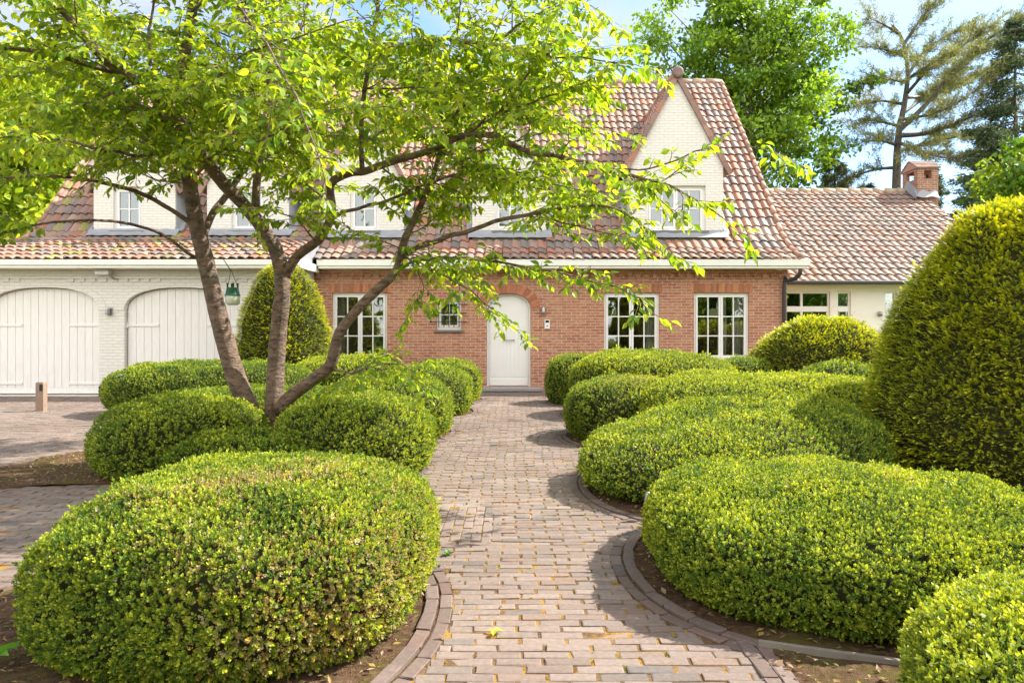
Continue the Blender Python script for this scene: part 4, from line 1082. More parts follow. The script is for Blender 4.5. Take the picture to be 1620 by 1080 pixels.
rng = np.random.default_rng(77)
cherry = empty('cherry_tree', (-2.75, 8.3, 0))
tag(cherry, 'cherry tree with leaning ringed brown trunks and spreading light green crown over the box mounds', 'tree')
A = [  # (points in px,py,depth), r0, r1, leaf start fraction, spread
 ([(404, 715, 8.3), (398, 660, 8.3), (371, 590, 8.3), (346, 500, 8.25), (327, 420, 8.2), (311, 355, 8.15), (300, 290, 8.1), (291, 215, 8.0), (287, 130, 7.9), (300, 40, 7.8), (318, -60, 7.7), (330, -170, 7.6)], .135, .03, .55, 1),
 ([(428, 715, 8.3), (433, 660, 8.3), (436, 590, 8.3), (441, 520, 8.25), (447, 455, 8.2), (440, 405, 8.2), (415, 360, 8.1), (384, 322, 8.0), (355, 292, 7.9), (326, 255, 7.7), (296, 211, 7.6), (259, 163, 7.4), (218, 130, 7.2), (178, 104, 7.0), (140, 67, 6.8), (111, 30, 6.7), (60, -20, 6.5), (0, -80, 6.3)], .125, .02, .55, 1),
 ([(440, 650, 8.22), (462, 625, 8.15), (500, 597, 8.0), (522, 578, 7.9), (530, 552, 7.85), (538, 525, 7.8), (565, 490, 7.75), (600, 455, 7.7), (625, 432, 7.65), (634, 405, 7.65), (640, 380, 7.6), (662, 333, 7.5), (683, 285, 7.4), (700, 230, 7.4), (720, 180, 7.3)], .085, .012, .6, 1),
 ([(450, 440, 8.2), (470, 405, 8.15), (500, 382, 8.1), (521, 352, 8.05), (524, 322, 8.0), (522, 295, 8.0), (540, 278, 7.95), (572, 272, 7.8), (620, 257, 7.6), (690, 235, 7.3), (737, 215, 7.1), (780, 216, 6.9), (830, 238, 6.7), (900, 251, 6.5), (960, 268, 6.3), (1045, 290, 6.0), (1100, 315, 5.9), (1145, 345, 5.85)], .07, .006, .5, .7),
 ([(573, 272, 7.8), (572, 200, 7.6), (580, 130, 7.4), (590, 60, 7.2), (598, 0, 7.1), (602, -80, 7.0), (590, -180, 7.0)], .034, .018, .3, 1),
 ([(420, 368, 8.1), (405, 340, 8.15), (411, 252, 8.3), (433, 192, 8.4), (455, 160, 8.4), (490, 125, 8.3), (530, 110, 8.2), (600, 118, 8.0), (660, 115, 7.8), (740, 90, 7.5), (820, 40, 7.2), (880, 5, 7.0)], .06, .01, .35, 1),
 ([(433, 192, 8.4), (425, 120, 8.4), (411, 48, 8.3), (404, 0, 8.2), (395, -90, 8.2), (410, -190, 8.0)], .045, .02, .2, 1),
 ([(322, 372, 8.15), (335, 340, 8.3), (356, 311, 8.5), (390, 260, 8.9), (420, 200, 9.3), (450, 120, 9.8), (480, 30, 10.2), (500, -60, 10.4)], .05, .015, .35, 1),
 ([(310, 362, 8.15), (300, 352, 8.1), (237, 311, 7.9), (178, 291, 7.6), (122, 281, 7.3), (67, 278, 7.0), (22, 281, 6.8), (-60, 285, 6.5)], .034, .01, .5, .45),
 ([(318, 412, 8.2), (296, 400, 8.1), (255, 370, 7.9), (207, 354, 7.7), (163, 348, 7.5), (111, 348, 7.3), (55, 355, 7.1), (0, 367, 6.9), (-50, 372, 6.8)], .024, .008, .75, .5),
 ([(200, 118, 7.1), (178, 113, 7.1), (130, 100, 6.9), (74, 83, 6.7), (30, 76, 6.5), (-30, 68, 6.3), (-120, 60, 6.0)], .038, .012, .1, 1),
 ([(285, 198, 7.5), (230, 170, 7.6), (178, 152, 7.7), (137, 126, 7.8), (93, 107, 7.9), (30, 120, 8.1), (-40, 140, 8.3)], .024, .008, .1, 1),
 ([(228, 135, 7.25), (233, 122, 7.25), (241, 81, 7.3), (237, 48, 7.3), (244, 15, 7.3), (250, -60, 7.2)], .024, .008, .1, 1),
 ([(297, 270, 8.1), (250, 235, 8.4), (190, 215, 8.7), (120, 200, 9.0), (50, 205, 9.3), (-20, 215, 9.5)], .03, .008, .15, 1),
 ([(292, 220, 8.0), (240, 245, 7.4), (180, 240, 6.9), (110, 222, 6.5), (40, 215, 6.2), (-30, 215, 6.0)], .026, .008, .15, .75),
 ([(634, 408, 7.65), (659, 392, 7.6), (715, 374, 7.4), (752, 363, 7.2), (796, 348, 7.0), (874, 333, 6.7), (926, 326, 6.5), (985, 335, 6.3), (1040, 380, 6.2)], .036, .007, .45, .6),
 ([(528, 345, 8.0), (541, 337, 7.8), (585, 326, 7.6), (630, 311, 7.4), (681, 289, 7.2), (740, 275, 7.0), (800, 285, 6.8), (860, 300, 6.6)], .026, .007, .3, .65),
 ([(528, 585, 7.9), (560, 588, 7.5), (590, 578, 7.2), (620, 575, 7.0), (645, 580, 6.9), (660, 600, 6.8)], .014, .005, .3, .6),
 ([(632, 425, 7.65), (660, 412, 7.5), (720, 408, 7.2), (800, 418, 6.9), (880, 432, 6.6), (940, 447, 6.4), (985, 458, 6.3), (1030, 495, 6.2)], .020, .006, .15, .42),
 ([(660, 412, 7.5), (700, 435, 7.3), (745, 462, 7.1), (780, 490, 7.0), (808, 515, 6.95)], .012, .005, .25, .6),
 ([(636, 395, 7.6), (660, 430, 7.4), (670, 460, 7.3), (650, 490, 7.2)], .010, .004, .3, .5),
 ([(590, 70, 7.2), (644, 69, 7.0), (704, 63, 6.8), (755, 69, 6.6), (844, 89, 6.3), (930, 92, 6.0), (985, 100, 5.9)], .020, .006, .1, .9),
 ([(740, 214, 7.1), (774, 185, 6.9), (800, 170, 6.8), (837, 115, 6.6), (880, 70, 6.4), (915, 20, 6.3)], .018, .006, .1, .8),
 ([(780, 184, 6.9), (850, 160, 6.6), (900, 140, 6.4), (950, 118, 6.2)], .014, .005, .1, .8),
 ([(700, 232, 7.3), (760, 240, 7.5), (840, 215, 7.6), (910, 200, 7.7), (960, 205, 7.7)], .016, .005, .1, .8),
 ([(960, 266, 6.3), (1010, 268, 6.1), (1060, 258, 6.0), (1099, 238, 5.9), (1138, 234, 5.8), (1180, 232, 5.75), (1225, 240, 5.7), (1250, 250, 5.7)], .010, .004, .2, .25),
 ([(830, 340, 6.9), (900, 355, 6.6), (960, 370, 6.4), (1010, 385, 6.3), (1045, 400, 6.25)], .010, .004, .2, .6),
 ([(300, 20, 7.8), (350, -10, 6.8), (400, 40, 5.9), (440, 105, 5.3), (475, 170, 5.0), (500, 240, 4.85), (515, 290, 4.8)], .022, .005, .35, .42),
 ([(440, 105, 5.3), (430, 150, 5.1), (425, 190, 5.0)], .008, .004, .2, .5),
 ([(300, -60, 7.7), (200, -60, 7.0), (100, -40, 6.4), (10, 0, 5.9)], .03, .008, .1, 1),
 ([(318, -60, 7.7), (400, -150, 7.9), (520, -200, 8.1), (660, -220, 8.2), (780, -200, 8.1)], .04, .01, .1, 1),
 ([(600, -60, 7.0), (680, -60, 6.8), (770, -30, 6.5), (850, -20, 6.2), (920, 0, 6.0)], .02, .006, .1, 1),
 ([(404, 0, 8.2), (460, -60, 8.9), (560, -60, 9.6), (680, -20, 10.2)], .03, .008, .1, 1),
 ([(287, 130, 7.9), (220, 60, 8.8), (140, 20, 9.6), (60, 10, 10.3)], .03, .008, .1, 1),
 ([(450, 120, 9.8), (540, 100, 10.3), (640, 100, 10.6), (740, 130, 10.7)], .025, .008, .05, 1),
 ([(390, 260, 8.9), (440, 240, 9.5), (510, 215, 10.0), (590, 200, 10.3), (680, 190, 10.4)], .025, .008, .2, 1),
 ([(298, 290, 8.1), (360, 230, 7.4), (430, 215, 6.9), (510, 180, 6.5), (590, 170, 6.2), (660, 180, 6.0)], .022, .006, .2, 1),
 ([(720, 180, 7.3), (760, 150, 7.4), (820, 140, 7.4), (880, 150, 7.3)], .012, .005, .05, 1),
 ([(690, 236, 7.3), (740, 262, 7.2), (800, 268, 7.0), (870, 290, 6.8), (940, 305, 6.7)], .014, .005, .05, 1),
 ([(600, 262, 7.7), (640, 290, 7.9), (700, 310, 8.0), (780, 315, 8.0), (850, 320, 7.9)], .014, .005, .1, .65),
 ([(575, 230, 7.7), (620, 200, 7.9), (690, 180, 8.1), (770, 170, 8.2)], .014, .005, .05, 1),
 ([(580, 140, 7.4), (640, 140, 7.2), (720, 132, 7.0), (800, 125, 6.9), (880, 130, 6.8)], .014, .005, .05, 1),
 ([(500, 382, 8.1), (470, 350, 7.6), (440, 335, 7.2), (400, 330, 6.9)], .012, .005, .2, .7),
 ([(218, 130, 7.2), (150, 160, 7.0), (90, 172, 6.8), (20, 175, 6.6)], .014, .005, .05, .9),
 ([(259, 163, 7.4), (300, 140, 6.9), (360, 150, 6.6), (420, 165, 6.4)], .014, .005, .05, .9),
 ([(524, 322, 8.0), (480, 290, 8.3), (430, 275, 8.6), (370, 262, 8.8)], .014, .005, .05, .9),
 ([(411, 252, 8.3), (470, 230, 8.0), (540, 215, 7.8), (610, 225, 7.7)], .014, .005, .05, .9),
 ([(300, 290, 8.1), (250, 285, 8.4), (200, 262, 8.7), (140, 240, 9.0)], .014, .005, .05, .6),
 ([(287, 130, 7.9), (340, 165, 8.6), (420, 195, 9.2), (520, 185, 9.6)], .014, .005, .05, 1),
 ([(262, 165, 7.4), (210, 195, 8.2), (150, 188, 8.8), (80, 168, 9.2)], .014, .005, .05, 1),
 ([(296, 211, 7.6), (350, 222, 8.4), (420, 230, 9.0), (500, 240, 9.4)], .014, .005, .1, .8),
 ([(304, 30, 7.8), (400, 75, 8.4), (480, 100, 8.8), (570, 90, 9.2)], .014, .005, .1, 1),
 ([(291, 215, 8.0), (330, 140, 7.3), (380, 90, 6.8), (470, 60, 6.4), (560, 30, 6.2)], .022, .006, .2, 1),
]
tb = MB(); twb = MB(); LP, LD, LN, LS, LC = [], [], [], [], []
def add_leaves(pts, spacing, size, hang=.5):
    seg = np.linalg.norm(np.diff(pts, axis=0), axis=1); L = np.concatenate([[0], np.cumsum(seg)]); n = int(L[-1]/spacing)
    if n < 1: return
    s = (np.arange(n)+.6)*L[-1]/(n+.4); p = np.stack([np.interp(s, L, pts[:, k]) for k in range(3)], 1)
    t = np.stack([np.interp(np.minimum(s+.03, L[-1]), L, pts[:, k]) for k in range(3)], 1)-np.stack([np.interp(np.maximum(s-.03, 0), L, pts[:, k]) for k in range(3)], 1); t /= np.linalg.norm(t, axis=1)[:, None]+1e-9
    side = np.cross(t, np.array([0, 0, 1.0])); side /= np.linalg.norm(side, axis=1)[:, None]+1e-9
    sg = np.where(np.arange(n) % 2, 1., -1.)[:, None]
    d = t*.65+side*sg*.75+rng.normal(0, .28, (n, 3)); d[:, 2] -= hang*rng.uniform(.4, 1.5, n)
    nr = np.array([0, 0, 1.0])+rng.normal(0, .42, (n, 3))
    LP.append(p+d*.012); LD.append(d); LN.append(nr); LS.append(size*rng.uniform(.65, 1.2, n)*np.where(s/L[-1] > .9, .8, 1))
    young = np.clip((s/L[-1])**2*.5+rng.normal(.12, .22, n), 0, 1)[:, None]
    c = np.array((.12, .225, .028))*(1-young)+np.array((.50, .56, .050))*young
    LC.append(c*rng.uniform(.8, 1.2, (n, 1)))
def twig(p0, d0, L, r, depth, spread):
    n = max(4, int(L/.10)); pts = [p0]; d = d0/np.linalg.norm(d0)
    for i in range(n):
        d = d+rng.normal(0, .13, 3); d[2] -= .035+.03*i/n; d /= np.linalg.norm(d); pts.append(pts[-1]+d*L/n)
    pts = np.array(pts); twb.tube(pts, np.linspace(r, r*.35, len(pts)), n=4 if depth else 5, cap=False)
    add_leaves(pts[max(1, n//5 if depth else n//4):], .030, .088)
    if depth == 0:
        k = int(L/.115)
        for j in range(k):
            f = (j+.8)/(k+.3); i = min(n-1, int(f*n)); t = pts[min(n, i+1)]-pts[i]; t /= np.linalg.norm(t); sd = np.cross(t, (0, 0, 1.0)); sd /= np.linalg.norm(sd)+1e-9
            twig(pts[i], t*.7+sd*(1 if j % 2 else -1)*.8+np.array([0, 0, rng.normal(.05, .25)]), L*rng.uniform(.32, .58), r*.5, 1, spread)
for ai, (pp, r0, r1, ls, spread) in enumerate(A):
    w = np.array([P(*p) for p in pp]); c = catmull(w, .07); m = len(c)
    f = np.linspace(0, 1, m); rad = r1+(r0-r1)*(1-f)**(.8 if ai < 3 else .9)
    if ai < 3:
        rad = rad*(1+.10*np.exp(-f*m*.07/.25))*(1+.035*noise3(c, 6, seed=ai)+.03*noise3(c, 17, seed=ai+1))
    else: c = c+np.stack([noise3(c, 5, seed=1), noise3(c, 5, seed=2), noise3(c, 5, seed=3)], 1)*.012*np.minimum(1, f*6)[:, None]
    tb.tube(c, rad*(.87 if ai < 3 else .80), n=14 if ai < 3 else 8, wob=.012, rng=rng)
    L = m*.07; i0 = int(ls*m); s = i0
    k = 0
    while s < m-2:
        t = c[min(m-1, s+2)]-c[max(0, s-2)]; t /= np.linalg.norm(t)+1e-9; sd = np.cross(t, (0, 0, 1.0))
        if np.linalg.norm(sd) < .3: sd = rng.normal(size=3); sd[2] = 0
        sd /= np.linalg.norm(sd); sd = sd*(1 if k % 2 else -1)
        a = rng.uniform(.7, 1.2); dd = t*rng.uniform(.4, .9)+sd*a+np.array([0, 0, rng.normal(.12, .42)])
        ln = rng.uniform(.45, .95)*spread*(1-.35*(s-i0)/max(1, m-i0))
        if ln > .12: twig(c[s], dd, ln, max(.0035, min(.008, rad[s]*.5)), 0, spread)
        k += 1; s += max(1, int(rng.uniform(.9, 1.9)*(1 if spread > .5 else .8)+.5))
    add_leaves(c[int(.75*m):], .04, .09)
    twig(c[-1], c[-1]-c[-3], .5*max(.4, spread), .004, 0, spread)
tb.build('trunk', M['bark_cherry'], cherry, True); twb.build('twigs', M['bark_cherry'], cherry, True)
LP, LD, LN, LS, LC = map(np.concatenate, (LP, LD, LN, LS, LC))
print('cherry leaves', len(LP))
leaves_mesh('crown', LP, LD, LN, LS, LC, M['leaf_cherry'], cherry)

# feeder hung from the left trunk
fx, fy, fz = P(368, 470, 8.05)
fe = empty('insect_trap', (fx, fy, fz-.08)); tag(fe, 'green lidded jar trap hanging beside the left trunk of the cherry tree', 'insect trap')
mb = MB(); mb.lathe([(0, -.085), (.05, -.085), (.074, -.07), (.076, .01), (.07, .015)], (fx, fy, fz), 'z', 22); mb.build('jar', M['jar'], fe, True)
mb = MB(); mb.lathe([(.080, .012), (.080, .030), (.074, .036), (.062, .095), (.05, .105), (0, .108)], (fx, fy, fz), 'z', 22)
for a in range(4):
    an = a*math.pi/2+.5; x, y = fx+.052*math.cos(an), fy+.052*math.sin(an); mb.lathe([(.010, .095), (.010, .142), (.014, .142), (.014, .150), (0, .150)], (x, y, fz), 'z', 8)
mb.build('lid', M['lid_green'], fe, True)
top = P(352, 408, 8.1)
mb = MB(); mb.tube([(fx-.05, fy, fz+.12), (fx-.02, fy, fz+.28), tuple(top)], .003, 5); mb.tube([(fx+.05, fy, fz+.12), (fx-.01, fy, fz+.28), tuple(top)], .003, 5); mb.build('hanger', M['iron'], fe)

def clump_tree(name, label, cat, x, y, h, crown, nclump, nleaf, lsize, cr, seed, old, new, trunk_r=.3, trunk_pts=None, group=None, mat='leaf_tree', flat=.7, limbs=26, surf=.5, needle=False, bark='bark'):
    """crown: list of (dx,dy,cz,rx,ry,rz)"""
    rng = np.random.default_rng(seed); root = empty(name, (x, y, 0)); tag(root, label, cat, group)
    vol = np.array([c[3]*c[4]*c[5] for c in crown]); k = rng.choice(len(crown), nclump, p=vol/vol.sum()); cc = np.array(crown)[k]
    d = rng.normal(size=(nclump, 3)); d /= np.linalg.norm(d, axis=1)[:, None]; r = rng.random(nclump)**surf
    cen = np.array([x, y, 0])+cc[:, :3]+d*r[:, None]*cc[:, 3:]*(1+.18*noise3(d*2+seed, 1.5, seed=seed % 6))[:, None]
    cen[:, 2] = np.maximum(cen[:, 2], .4)
    tb = MB(); tp = catmull(np.array(trunk_pts if trunk_pts is not None else [(x, y, 0), (x+.1, y, h*.3), (x-.1, y+.1, h*.6), (x+.1, y, h*.92)]), .4)
    tb.tube(tp, np.linspace(trunk_r, trunk_r*.12, len(tp)), n=10)
    sel = rng.choice(nclump, min(limbs, nclump), replace=False)
    for i in sel:
        e = cen[i]; dz = np.hypot(e[0]-x, e[1]-y); z0 = max(h*.12, e[2]-dz*rng.uniform(.5, 1.0)-.3); j = np.argmin(np.abs(tp[:, 2]-z0)); s = tp[j]
        mid = (s+e)/2+rng.normal(0, .12, 3)*dz*.4; mid[2] -= dz*.05
        p = catmull([s, mid, e], .3); tb.tube(p, np.linspace(trunk_r*.32*(1-.6*s[2]/h), .015, len(p)), n=5, cap=False)
    tb.build('trunk', M[bark], root, True)
    size = cr*rng.uniform(.6, 1.3, nclump); kk = np.repeat(np.arange(nclump), nleaf); N = len(kk)
    g = rng.normal(0, .5, (N, 3)); g[:, 2] *= flat; pos = cen[kk]+g*size[kk][:, None]
    dr = g*.8+rng.normal(0, .7, (N, 3)); dr[:, 2] -= .25; dr /= np.linalg.norm(dr, axis=1)[:, None]
    cj = (rng.uniform(.75, 1.25, nclump)[kk]*rng.uniform(.8, 1.2, N))[:, None]; nw = np.clip(.45+.3*rng.normal(size=nclump)[kk]+rng.normal(0, .2, N), 0, 1)[:, None]
    col = (np.array(old)*(1-nw)+np.array(new)*nw)*cj
    a = np.cross(dr, rng.normal(size=(N, 3))); a /= np.linalg.norm(a, axis=1)[:, None]; L = lsize*rng.uniform(.6, 1.3, N)[:, None]; Wd = L*(.07 if needle else .33)
    b = np.cross(a, dr)
    v = np.stack([pos, pos+dr*L*.5+a*Wd+b*L*.08, pos+dr*L, pos+dr*L*.5-a*Wd+b*L*.08], 1).reshape(-1, 3)
    link('crown', mesh_from('crown', v, [np.arange(4*N).reshape(-1, 4)], M[mat], np.repeat(col, 4, 0)), root)
    return root
G1, G2 = (.075, .16, .02), (.33, .44, .04)
BG = 'trees behind the house'
clump_tree('oak_tree', 'tall broad-leaved tree with loose green crown standing behind the brick gable', 'tree', 10.6, 33, 21, [(0, 0, 11, 3.6, 3.4, 5.5), (-.6, 0, 15.5, 4.6, 3.6, 4.2), (1.2, 0, 12.5, 3.9, 3.4, 3.5), (-.4, 0, 7.0, 3.0, 2.6, 2.6), (-2.0, -.5, 14.0, 2.6, 2, 1.6), (2.2, 0, 9.3, 2.2, 2.0, 1.5)], 430, 80, .22, .55, 301, G1, (.26, .39, .036), trunk_r=.34, group=BG, limbs=60, surf=.45)
for i, (x, y, h, r, lab) in enumerate([(-17.5, 27, 12, 3.8, 'leafy tree beyond the left end of the garage roof'), (-23, 33, 15, 4.6, 'leafy tree far left behind the garage end'), (-14.2, 35, 14, 4.0, 'leafy tree behind the roof above the garage'), (-5.5, 37, 13, 3.6, 'leafy tree behind the middle of the roof ridge'), (-18.6, 19.5, 6.0, 2.4, 'bushy tree left of the garage wall')]):
    clump_tree('leafy_tree', lab, 'tree', x, y, h, [(0, 0, h*.58, r, r, h*.38), (.5, -.5, h*.28, r*.9, r*.8, h*.25)], 300 if i != 4 else 190, 70, .30, .75, 320+i, (.16, .26, .025), (.55, .60, .05), trunk_r=.22, group=BG, limbs=24)
# pine with long wind-swept limbs
def pine():
    rng = np.random.default_rng(51); D = 34.0
    b = P(1418, 300, D); root = empty('pine_tree', (b[0], D, 0)); tag(root, 'tall thin pine with sparse wind-swept limbs behind the side wing roof', 'tree')
    tb = MB(); pos, dr = [], []
    tr = catmull([(b[0]-.1, D, 0)]+[tuple(P(*p, D)) for p in ((1418, 300), (1422, 210), (1430, 170), (1436, 120), (1432, 80), (1424, 55), (1412, 40))], .3)
    tb.tube(tr, np.linspace(.36, .05, len(tr)), n=10)
    LB = [[(1420, 215, 0), (1460, 212, -.5), (1500, 200, -1), (1550, 180, -1.5), (1600, 170, -2)], [(1422, 240, 0), (1470, 225, 1), (1530, 215, 1.5), (1590, 215, 2)], [(1424, 205, 0), (1470, 160, 0), (1510, 110, 0), (1560, 65, 0), (1615, 30, 0), (1660, 10, 0)],
          [(1428, 180, 0), (1480, 140, 1.5), (1540, 90, 2), (1590, 60, 2)], [(1433, 150, 0), (1470, 110, -1), (1520, 75, -1.5), (1560, 45, -2)], [(1436, 120, 0), (1460, 85, .5), (1500, 55, .7), (1530, 45, .7)],
          [(1430, 70, 0), (1450, 40, 0), (1465, 20, 0), (1474, 8, 0)], [(1424, 55, 0), (1400, 40, 0), (1378, 30, 0)], [(1432, 90, 0), (1405, 80, -1), (1382, 75, -1)], [(1434, 130, 0), (1400, 125, -1), (1372, 130, -1.2)],
          [(1430, 165, 0), (1395, 160, 1), (1365, 165, 1)], [(1424, 200, 0), (1390, 192, 0), (1360, 190, 0)], [(1420, 230, 0), (1390, 222, -1), (1366, 225, -1)], [(1419, 265, 0), (1385, 268, 0), (1350, 280, 0), (1335, 290, 0)], [(1426, 190, 0), (1475, 180, -2), (1520, 160, -2.6), (1570, 120, -3)],
          [(1432, 155, 0), (1480, 150, 2), (1530, 125, 3), (1580, 105, 3.4)], [(1420, 225, 0), (1462, 240, -2), (1500, 250, -3), (1545, 245, -3.6)], [(1436, 125, 0), (1475, 100, -2), (1505, 85, -2.6)]]
    for bi, l in enumerate(LB):
        c = catmull([P(a, bb, D+dd) for a, bb, dd in l], .25); m = len(c); tb.tube(c, np.linspace(.085 if bi not in (2, 0) else .13, .018, m), n=5, cap=False)
        for i in range(int(m*.22), m):
            for s in range(3):
                a = rng.uniform(0, 6.28); t = c[min(i+1, m-1)]-c[i-1]; t /= np.linalg.norm(t)+1e-9
                d = t*.7+np.array([math.cos(a)*.5, math.sin(a)*.5, rng.uniform(-.45, .5)]); ln = rng.uniform(.3, 2.2)*(1.15-.5*i/m); e = c[i]+d*ln
                tb.tube([c[i], e], [.012, .005], n=3, cap=False)
                for q in np.linspace(.3, 1, 5): pos.append(c[i]+d*ln*q); dr.append(d)
    pos, dr = np.array(pos), np.array(dr); rep = 15; p = np.repeat(pos, rep, 0); d = np.repeat(dr, rep, 0)*.5+rng.normal(0, .6, (len(p), 3)); d[:, 2] += .2
    d /= np.linalg.norm(d, axis=1)[:, None]; a = np.cross(d, rng.normal(size=d.shape)); a /= np.linalg.norm(a, axis=1)[:, None]
    L = rng.uniform(.14, .30, len(p))[:, None]; p = p+rng.normal(0, .05, p.shape)
    v = np.stack([p, p+d*L*.5+a*.014, p+d*L, p+d*L*.5-a*.014], 1).reshape(-1, 3)
    col = np.array((.25, .26, .10))*rng.uniform(.6, 1.5, (len(p), 1))
    tb.build('trunk', M['bark'], root, True)
    link('crown', mesh_from('crown', v, [np.arange(len(v)).reshape(-1, 4)], M['needle'], np.repeat(col, 4, 0)), root)
pine()
def conifer(label, x, y, h, r, seed, nw, old, new, droop=.25, z0=1.0, needles=30, name='conifer'):
    rng = np.random.default_rng(seed); root = empty(name, (x, y, 0)); tag(root, label, 'tree', BG)
    tb = MB(); tb.tube([(x, y, 0), (x+.05, y, h*.5), (x, y, h)], [.22, .12, .02], n=8); pos, dr = [], []
    for k in range(nw):
        f = (k+rng.random())/nw; z = z0+(h-z0)*f; L = r*(1-f)**.8*rng.uniform(.6, 1.15)+.15; a = rng.uniform(0, 6.28)
        c = catmull([(x, y, z), (x+math.cos(a)*L*.5, y+math.sin(a)*L*.5, z-L*droop*.3), (x+math.cos(a)*L, y+math.sin(a)*L, z-L*droop*.6+.1)], .2); m = len(c); tb.tube(c, np.linspace(.035, .008, m), n=4, cap=False)
        for i in range(1, m):
            for s in (-1, 1):
                sd = np.array([-math.sin(a)*s, math.cos(a)*s, rng.normal(-.15, .2)]); ln = .5*(1-.6*i/m)*min(1, L/1.5)+.1
                for q in np.linspace(.2, 1, 4): pos.append(c[i]+(sd*.8+np.array([math.cos(a), math.sin(a), 0])*.6)*ln*q); dr.append(sd*.5+np.array([math.cos(a), math.sin(a), -.3]))
    pos, dr = np.array(pos), np.array(dr); p = np.repeat(pos, needles//4, 0); d = np.repeat(dr, needles//4, 0)*.6+rng.normal(0, .5, (len(p), 3)); d /= np.linalg.norm(d, axis=1)[:, None]
    a = np.cross(d, rng.normal(size=d.shape)); a /= np.linalg.norm(a, axis=1)[:, None]; L = rng.uniform(.10, .24, len(p))[:, None]; p = p+rng.normal(0, .06, p.shape)
    v = np.stack([p, p+d*L*.5+a*.022, p+d*L, p+d*L*.5-a*.022], 1).reshape(-1, 3)
    t = rng.random((len(p), 1)); col = (np.array(old)*(1-t)+np.array(new)*t)*rng.uniform(.7, 1.3, (len(p), 1))
    tb.build('trunk', M['bark'], root, True); link('crown', mesh_from('crown', v, [np.arange(len(v)).reshape(-1, 4)], M['needle'], np.repeat(col, 4, 0)), root)
DK, DK2 = (.04, .07, .035), (.12, .16, .075)
conifer('dark conifer with layered drooping boughs at the right edge of the view', 20.9, 31, 14.2, 3.6, 61, 150, DK, DK2)
conifer('dark conifer behind the tall yew cone, right of the chimney', 18.9, 29.5, 9.4, 2.4, 62, 120, DK, DK2)
conifer('grey-green conifer to the right of the chimney, behind the side wing', 19.0, 34, 8.8, 2.4, 63, 130, (.06, .09, .05), (.15, .18, .09))
conifer('small pale conifer left of the pine, above the side wing ridge', 14.7, 34, 9.6, 1.6, 64, 90, (.09, .12, .07), (.20, .23, .14))
conifer('low shaggy conifer behind the foot of the pine trunk', 17.0, 36, 8.4, 2.2, 65, 110, (.05, .08, .045), (.12, .15, .08))
clump_tree('leafy_tree', 'light green shrub tree at the right edge above the tall yew cone', 'tree', 8.75, 12.5, 4.6, [(0, 0, 4.0, .85, .9, .62), (.2, 0, 2.7, .8, .9, .8)], 80, 75, .12, .28, 340, (.09, .19, .02), (.34, .42, .04), trunk_r=.06, group=BG, limbs=40)
# garden behind the viewer (seen in the window panes)
clump_tree('garden_tree', 'leafy tree across the garden mirrored in the window panes', 'tree', 9.5, -9, 7, [(0, 0, 3.6, 3.5, 2.6, 2.6)], 230, 42, .38, .8, 351, G1, G2, trunk_r=.2)
clump_tree('garden_tree', 'bushy tree across the garden mirrored in the left window panes', 'tree', -5.0, -11, 6.5, [(0, 0, 3.4, 3.8, 2.6, 2.6)], 230, 42, .38, .8, 352, G1, G2, trunk_r=.2)
clump_tree('garden_tree', 'low wide tree across the garden mirrored in the middle panes', 'tree', 2.5, -14, 6.5, [(0, 0, 3.4, 3.6, 2.4, 2.6)], 230, 42, .38, .8, 353, G1, G2, trunk_r=.2)
clump_tree('garden_tree', 'dark tree across the garden mirrored in the side wing panes', 'tree', 18, -8, 8, [(0, 0, 4.2, 4.2, 2.6, 3.4)], 230, 42, .38, .8, 354, G1, (.15, .25, .03), trunk_r=.2)

# ================================================================== SMALL THINGS
bx_, by_ = -8.32, 13.2
po = empty('post', (bx_, by_, 0)); tag(po, 'short square wooden driveway post with a black plate, in front of the garage', 'post')
mb = MB(); mb.box(bx_-.075, bx_+.060, by_-.06, by_+.06, -.02, .50, bev=.006); mb.box(bx_-.068, bx_+.053, by_-.053, by_+.053, .501, .512); mb.build('shaft', M['wood_post'], po)
mb = MB(); mb.box(bx_+.0, bx_+.05, by_-.073, by_-.0605, .36, .475, bev=.004); mb.build('plate', M['dark_glassy'], po)

def rosette(name, label, cat, x, y, z, n, L, w, seed, colr, up=.5):
    rng = np.random.default_rng(seed); pos, d = [], []
    for i in range(n):
        a = i*2.4+rng.uniform(-.3, .3); e = up*rng.uniform(.5, 1.3); pos.append((x, y, z)); d.append((math.cos(a), math.sin(a), e))
    o = leaves_mesh(name, np.array(pos, float), np.array(d), np.tile([0, 0, 1.0], (n, 1))+rng.normal(0, .2, (n, 3)), L*rng.uniform(.7, 1.1, n), np.array(colr)*rng.uniform(.8, 1.2, (n, 1)), M['leaf_tree'], None)
    return tag(o, label, cat)
rosette('seedling', 'broad-leaved seedling in the soil at the left foot of the browned mound', 'seedling', -2.17, 3.12, .05, 6, .13, .3, 5, (.14, .30, .04), .7)
rosette('weed', 'small green weed growing between the turned paving bricks', 'weed', -.41, 4.72, .0, 9, .05, .3, 6, (.10, .24, .05), .8)
rosette('fallen_leaf', 'fallen yellow leaf cluster lying on the near path', 'leaf', -.085, 3.50, .012, 4, .055, .3, 7, (.45, .48, .05), .12)
sp = P(1024, 790, 5.62); ss = empty('garden_spotlight', (sp[0], sp[1], 0)); tag(ss, 'small grey garden spotlight poking out of the broad low mound', 'spotlight')
mb = MB(); mb.tube([(sp[0], sp[1]-.03, 0), (sp[0], sp[1]-.03, .12)], .008, 8); mb.build('stake', M['iron'], ss)
mb = MB(); mb.lathe([(0, .115), (.028, .115), (.032, .13), (.022, .20), (.012, .215), (0, .215)], (sp[0], sp[1]-.03, 0), 'z', 14); mb.build('lamp_head', M['steel'], ss, True)

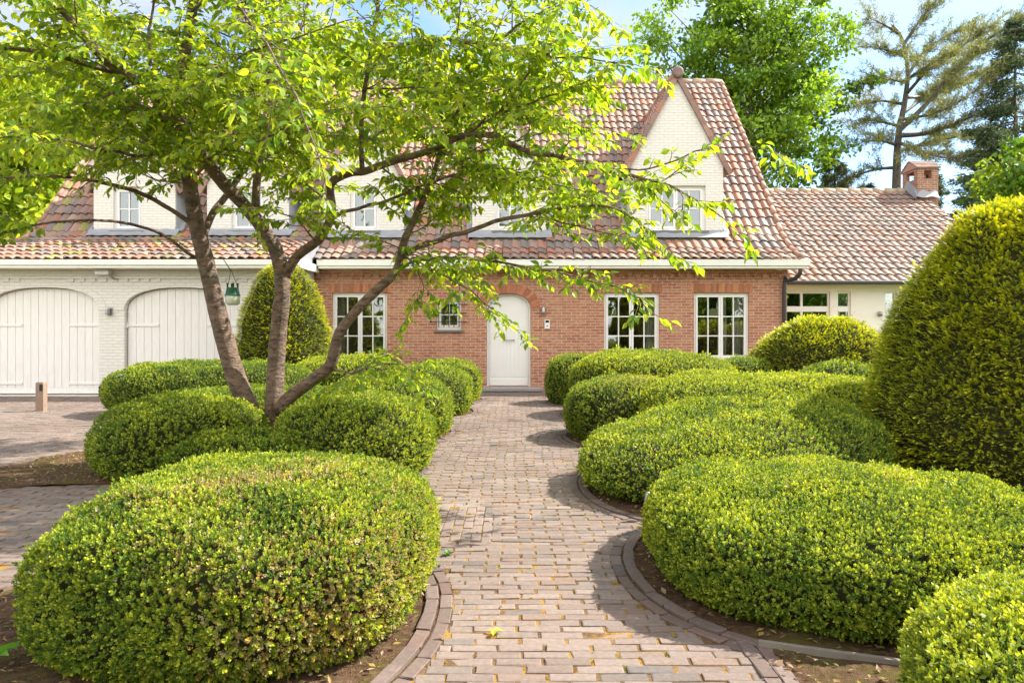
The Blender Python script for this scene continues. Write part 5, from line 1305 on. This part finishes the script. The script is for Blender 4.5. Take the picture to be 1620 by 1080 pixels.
# ================================================================== SKY, SUN, CAMERA
s = Vector((.685, .20, .70)).normalized(); el = math.asin(s.z); az = math.atan2(s.x, s.y)
W = bpy.data.worlds.new('World'); S.world = W; W.use_nodes = True; nt = W.node_tree; nt.nodes.clear()
out = nt.nodes.new('ShaderNodeOutputWorld'); bg = nt.nodes.new('ShaderNodeBackground'); bg.inputs[1].default_value = .15
sk = nt.nodes.new('ShaderNodeTexSky'); sk.sky_type = 'NISHITA'; sk.sun_disc = False; sk.sun_elevation = el; sk.sun_rotation = az; sk.air_density = 1; sk.dust_density = 1.5; sk.ozone_density = 1
tc = nt.nodes.new('ShaderNodeTexCoord'); co = mapped(nt, tc.outputs['Generated'], (1, 1, 2.4))
cl = node(nt, 'ShaderNodeTexNoise', Scale=2.6, Detail=8, Roughness=.56); nt.links.new(co, cl.inputs['Vector']); cl.inputs['Distortion'].default_value = .3
f = ramp(nt, cl.outputs[0], [(.44, (.12,)*3), (.64, (.9,)*3)])
cloud = mixc(nt, .5, (8.6, 8.7, 9.0), (8.6, 8.7, 9.0))
blue = mixc(nt, 1.0, sk.outputs[0], (.40, .52, .64), 'MULTIPLY')
# thin veil over the house, extra-bright cloud added behind the viewer as fill light
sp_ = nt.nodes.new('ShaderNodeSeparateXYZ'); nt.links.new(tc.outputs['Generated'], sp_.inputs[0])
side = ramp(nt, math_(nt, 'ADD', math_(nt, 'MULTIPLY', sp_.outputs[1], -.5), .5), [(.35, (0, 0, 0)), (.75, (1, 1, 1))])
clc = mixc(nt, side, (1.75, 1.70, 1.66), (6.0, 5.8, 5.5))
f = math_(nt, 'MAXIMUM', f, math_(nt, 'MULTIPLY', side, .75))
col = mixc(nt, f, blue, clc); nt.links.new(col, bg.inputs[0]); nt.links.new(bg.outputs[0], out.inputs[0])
sl = bpy.data.lights.new('sun', 'SUN'); sl.energy = 3.3; sl.angle = math.radians(.6); sl.color = (1, .95, .86)
so = bpy.data.objects.new('sun', sl); COL.objects.link(so); so.rotation_euler = s.to_track_quat('Z', 'Y').to_euler()
cd = bpy.data.cameras.new('camera'); cd.sensor_width = 36; cd.lens = 36*F/1620; cd.clip_end = 1500; cd.clip_start = .05
cd.shift_y = -(540-HY)/1620
co_ = bpy.data.objects.new('camera', cd); COL.objects.link(co_); co_.location = (0, 0, CAMZ); co_.rotation_euler = (math.pi/2, 0, 0); S.camera = co_
S.view_settings.view_transform = 'Standard'; S.view_settings.look = 'None'; S.view_settings.gamma = 1; S.view_settings.exposure = 1.93
S.cycles.use_adaptive_sampling = True; S.cycles.adaptive_threshold = .025; S.cycles.max_bounces = 7; S.cycles.transparent_max_bounces = 12; S.cycles.diffuse_bounces = 3; S.cycles.transmission_bounces = 6
S.cycles.sample_clamp_indirect = 4; S.cycles.caustics_reflective = False; S.cycles.caustics_refractive = False
S.cycles.use_denoising = True
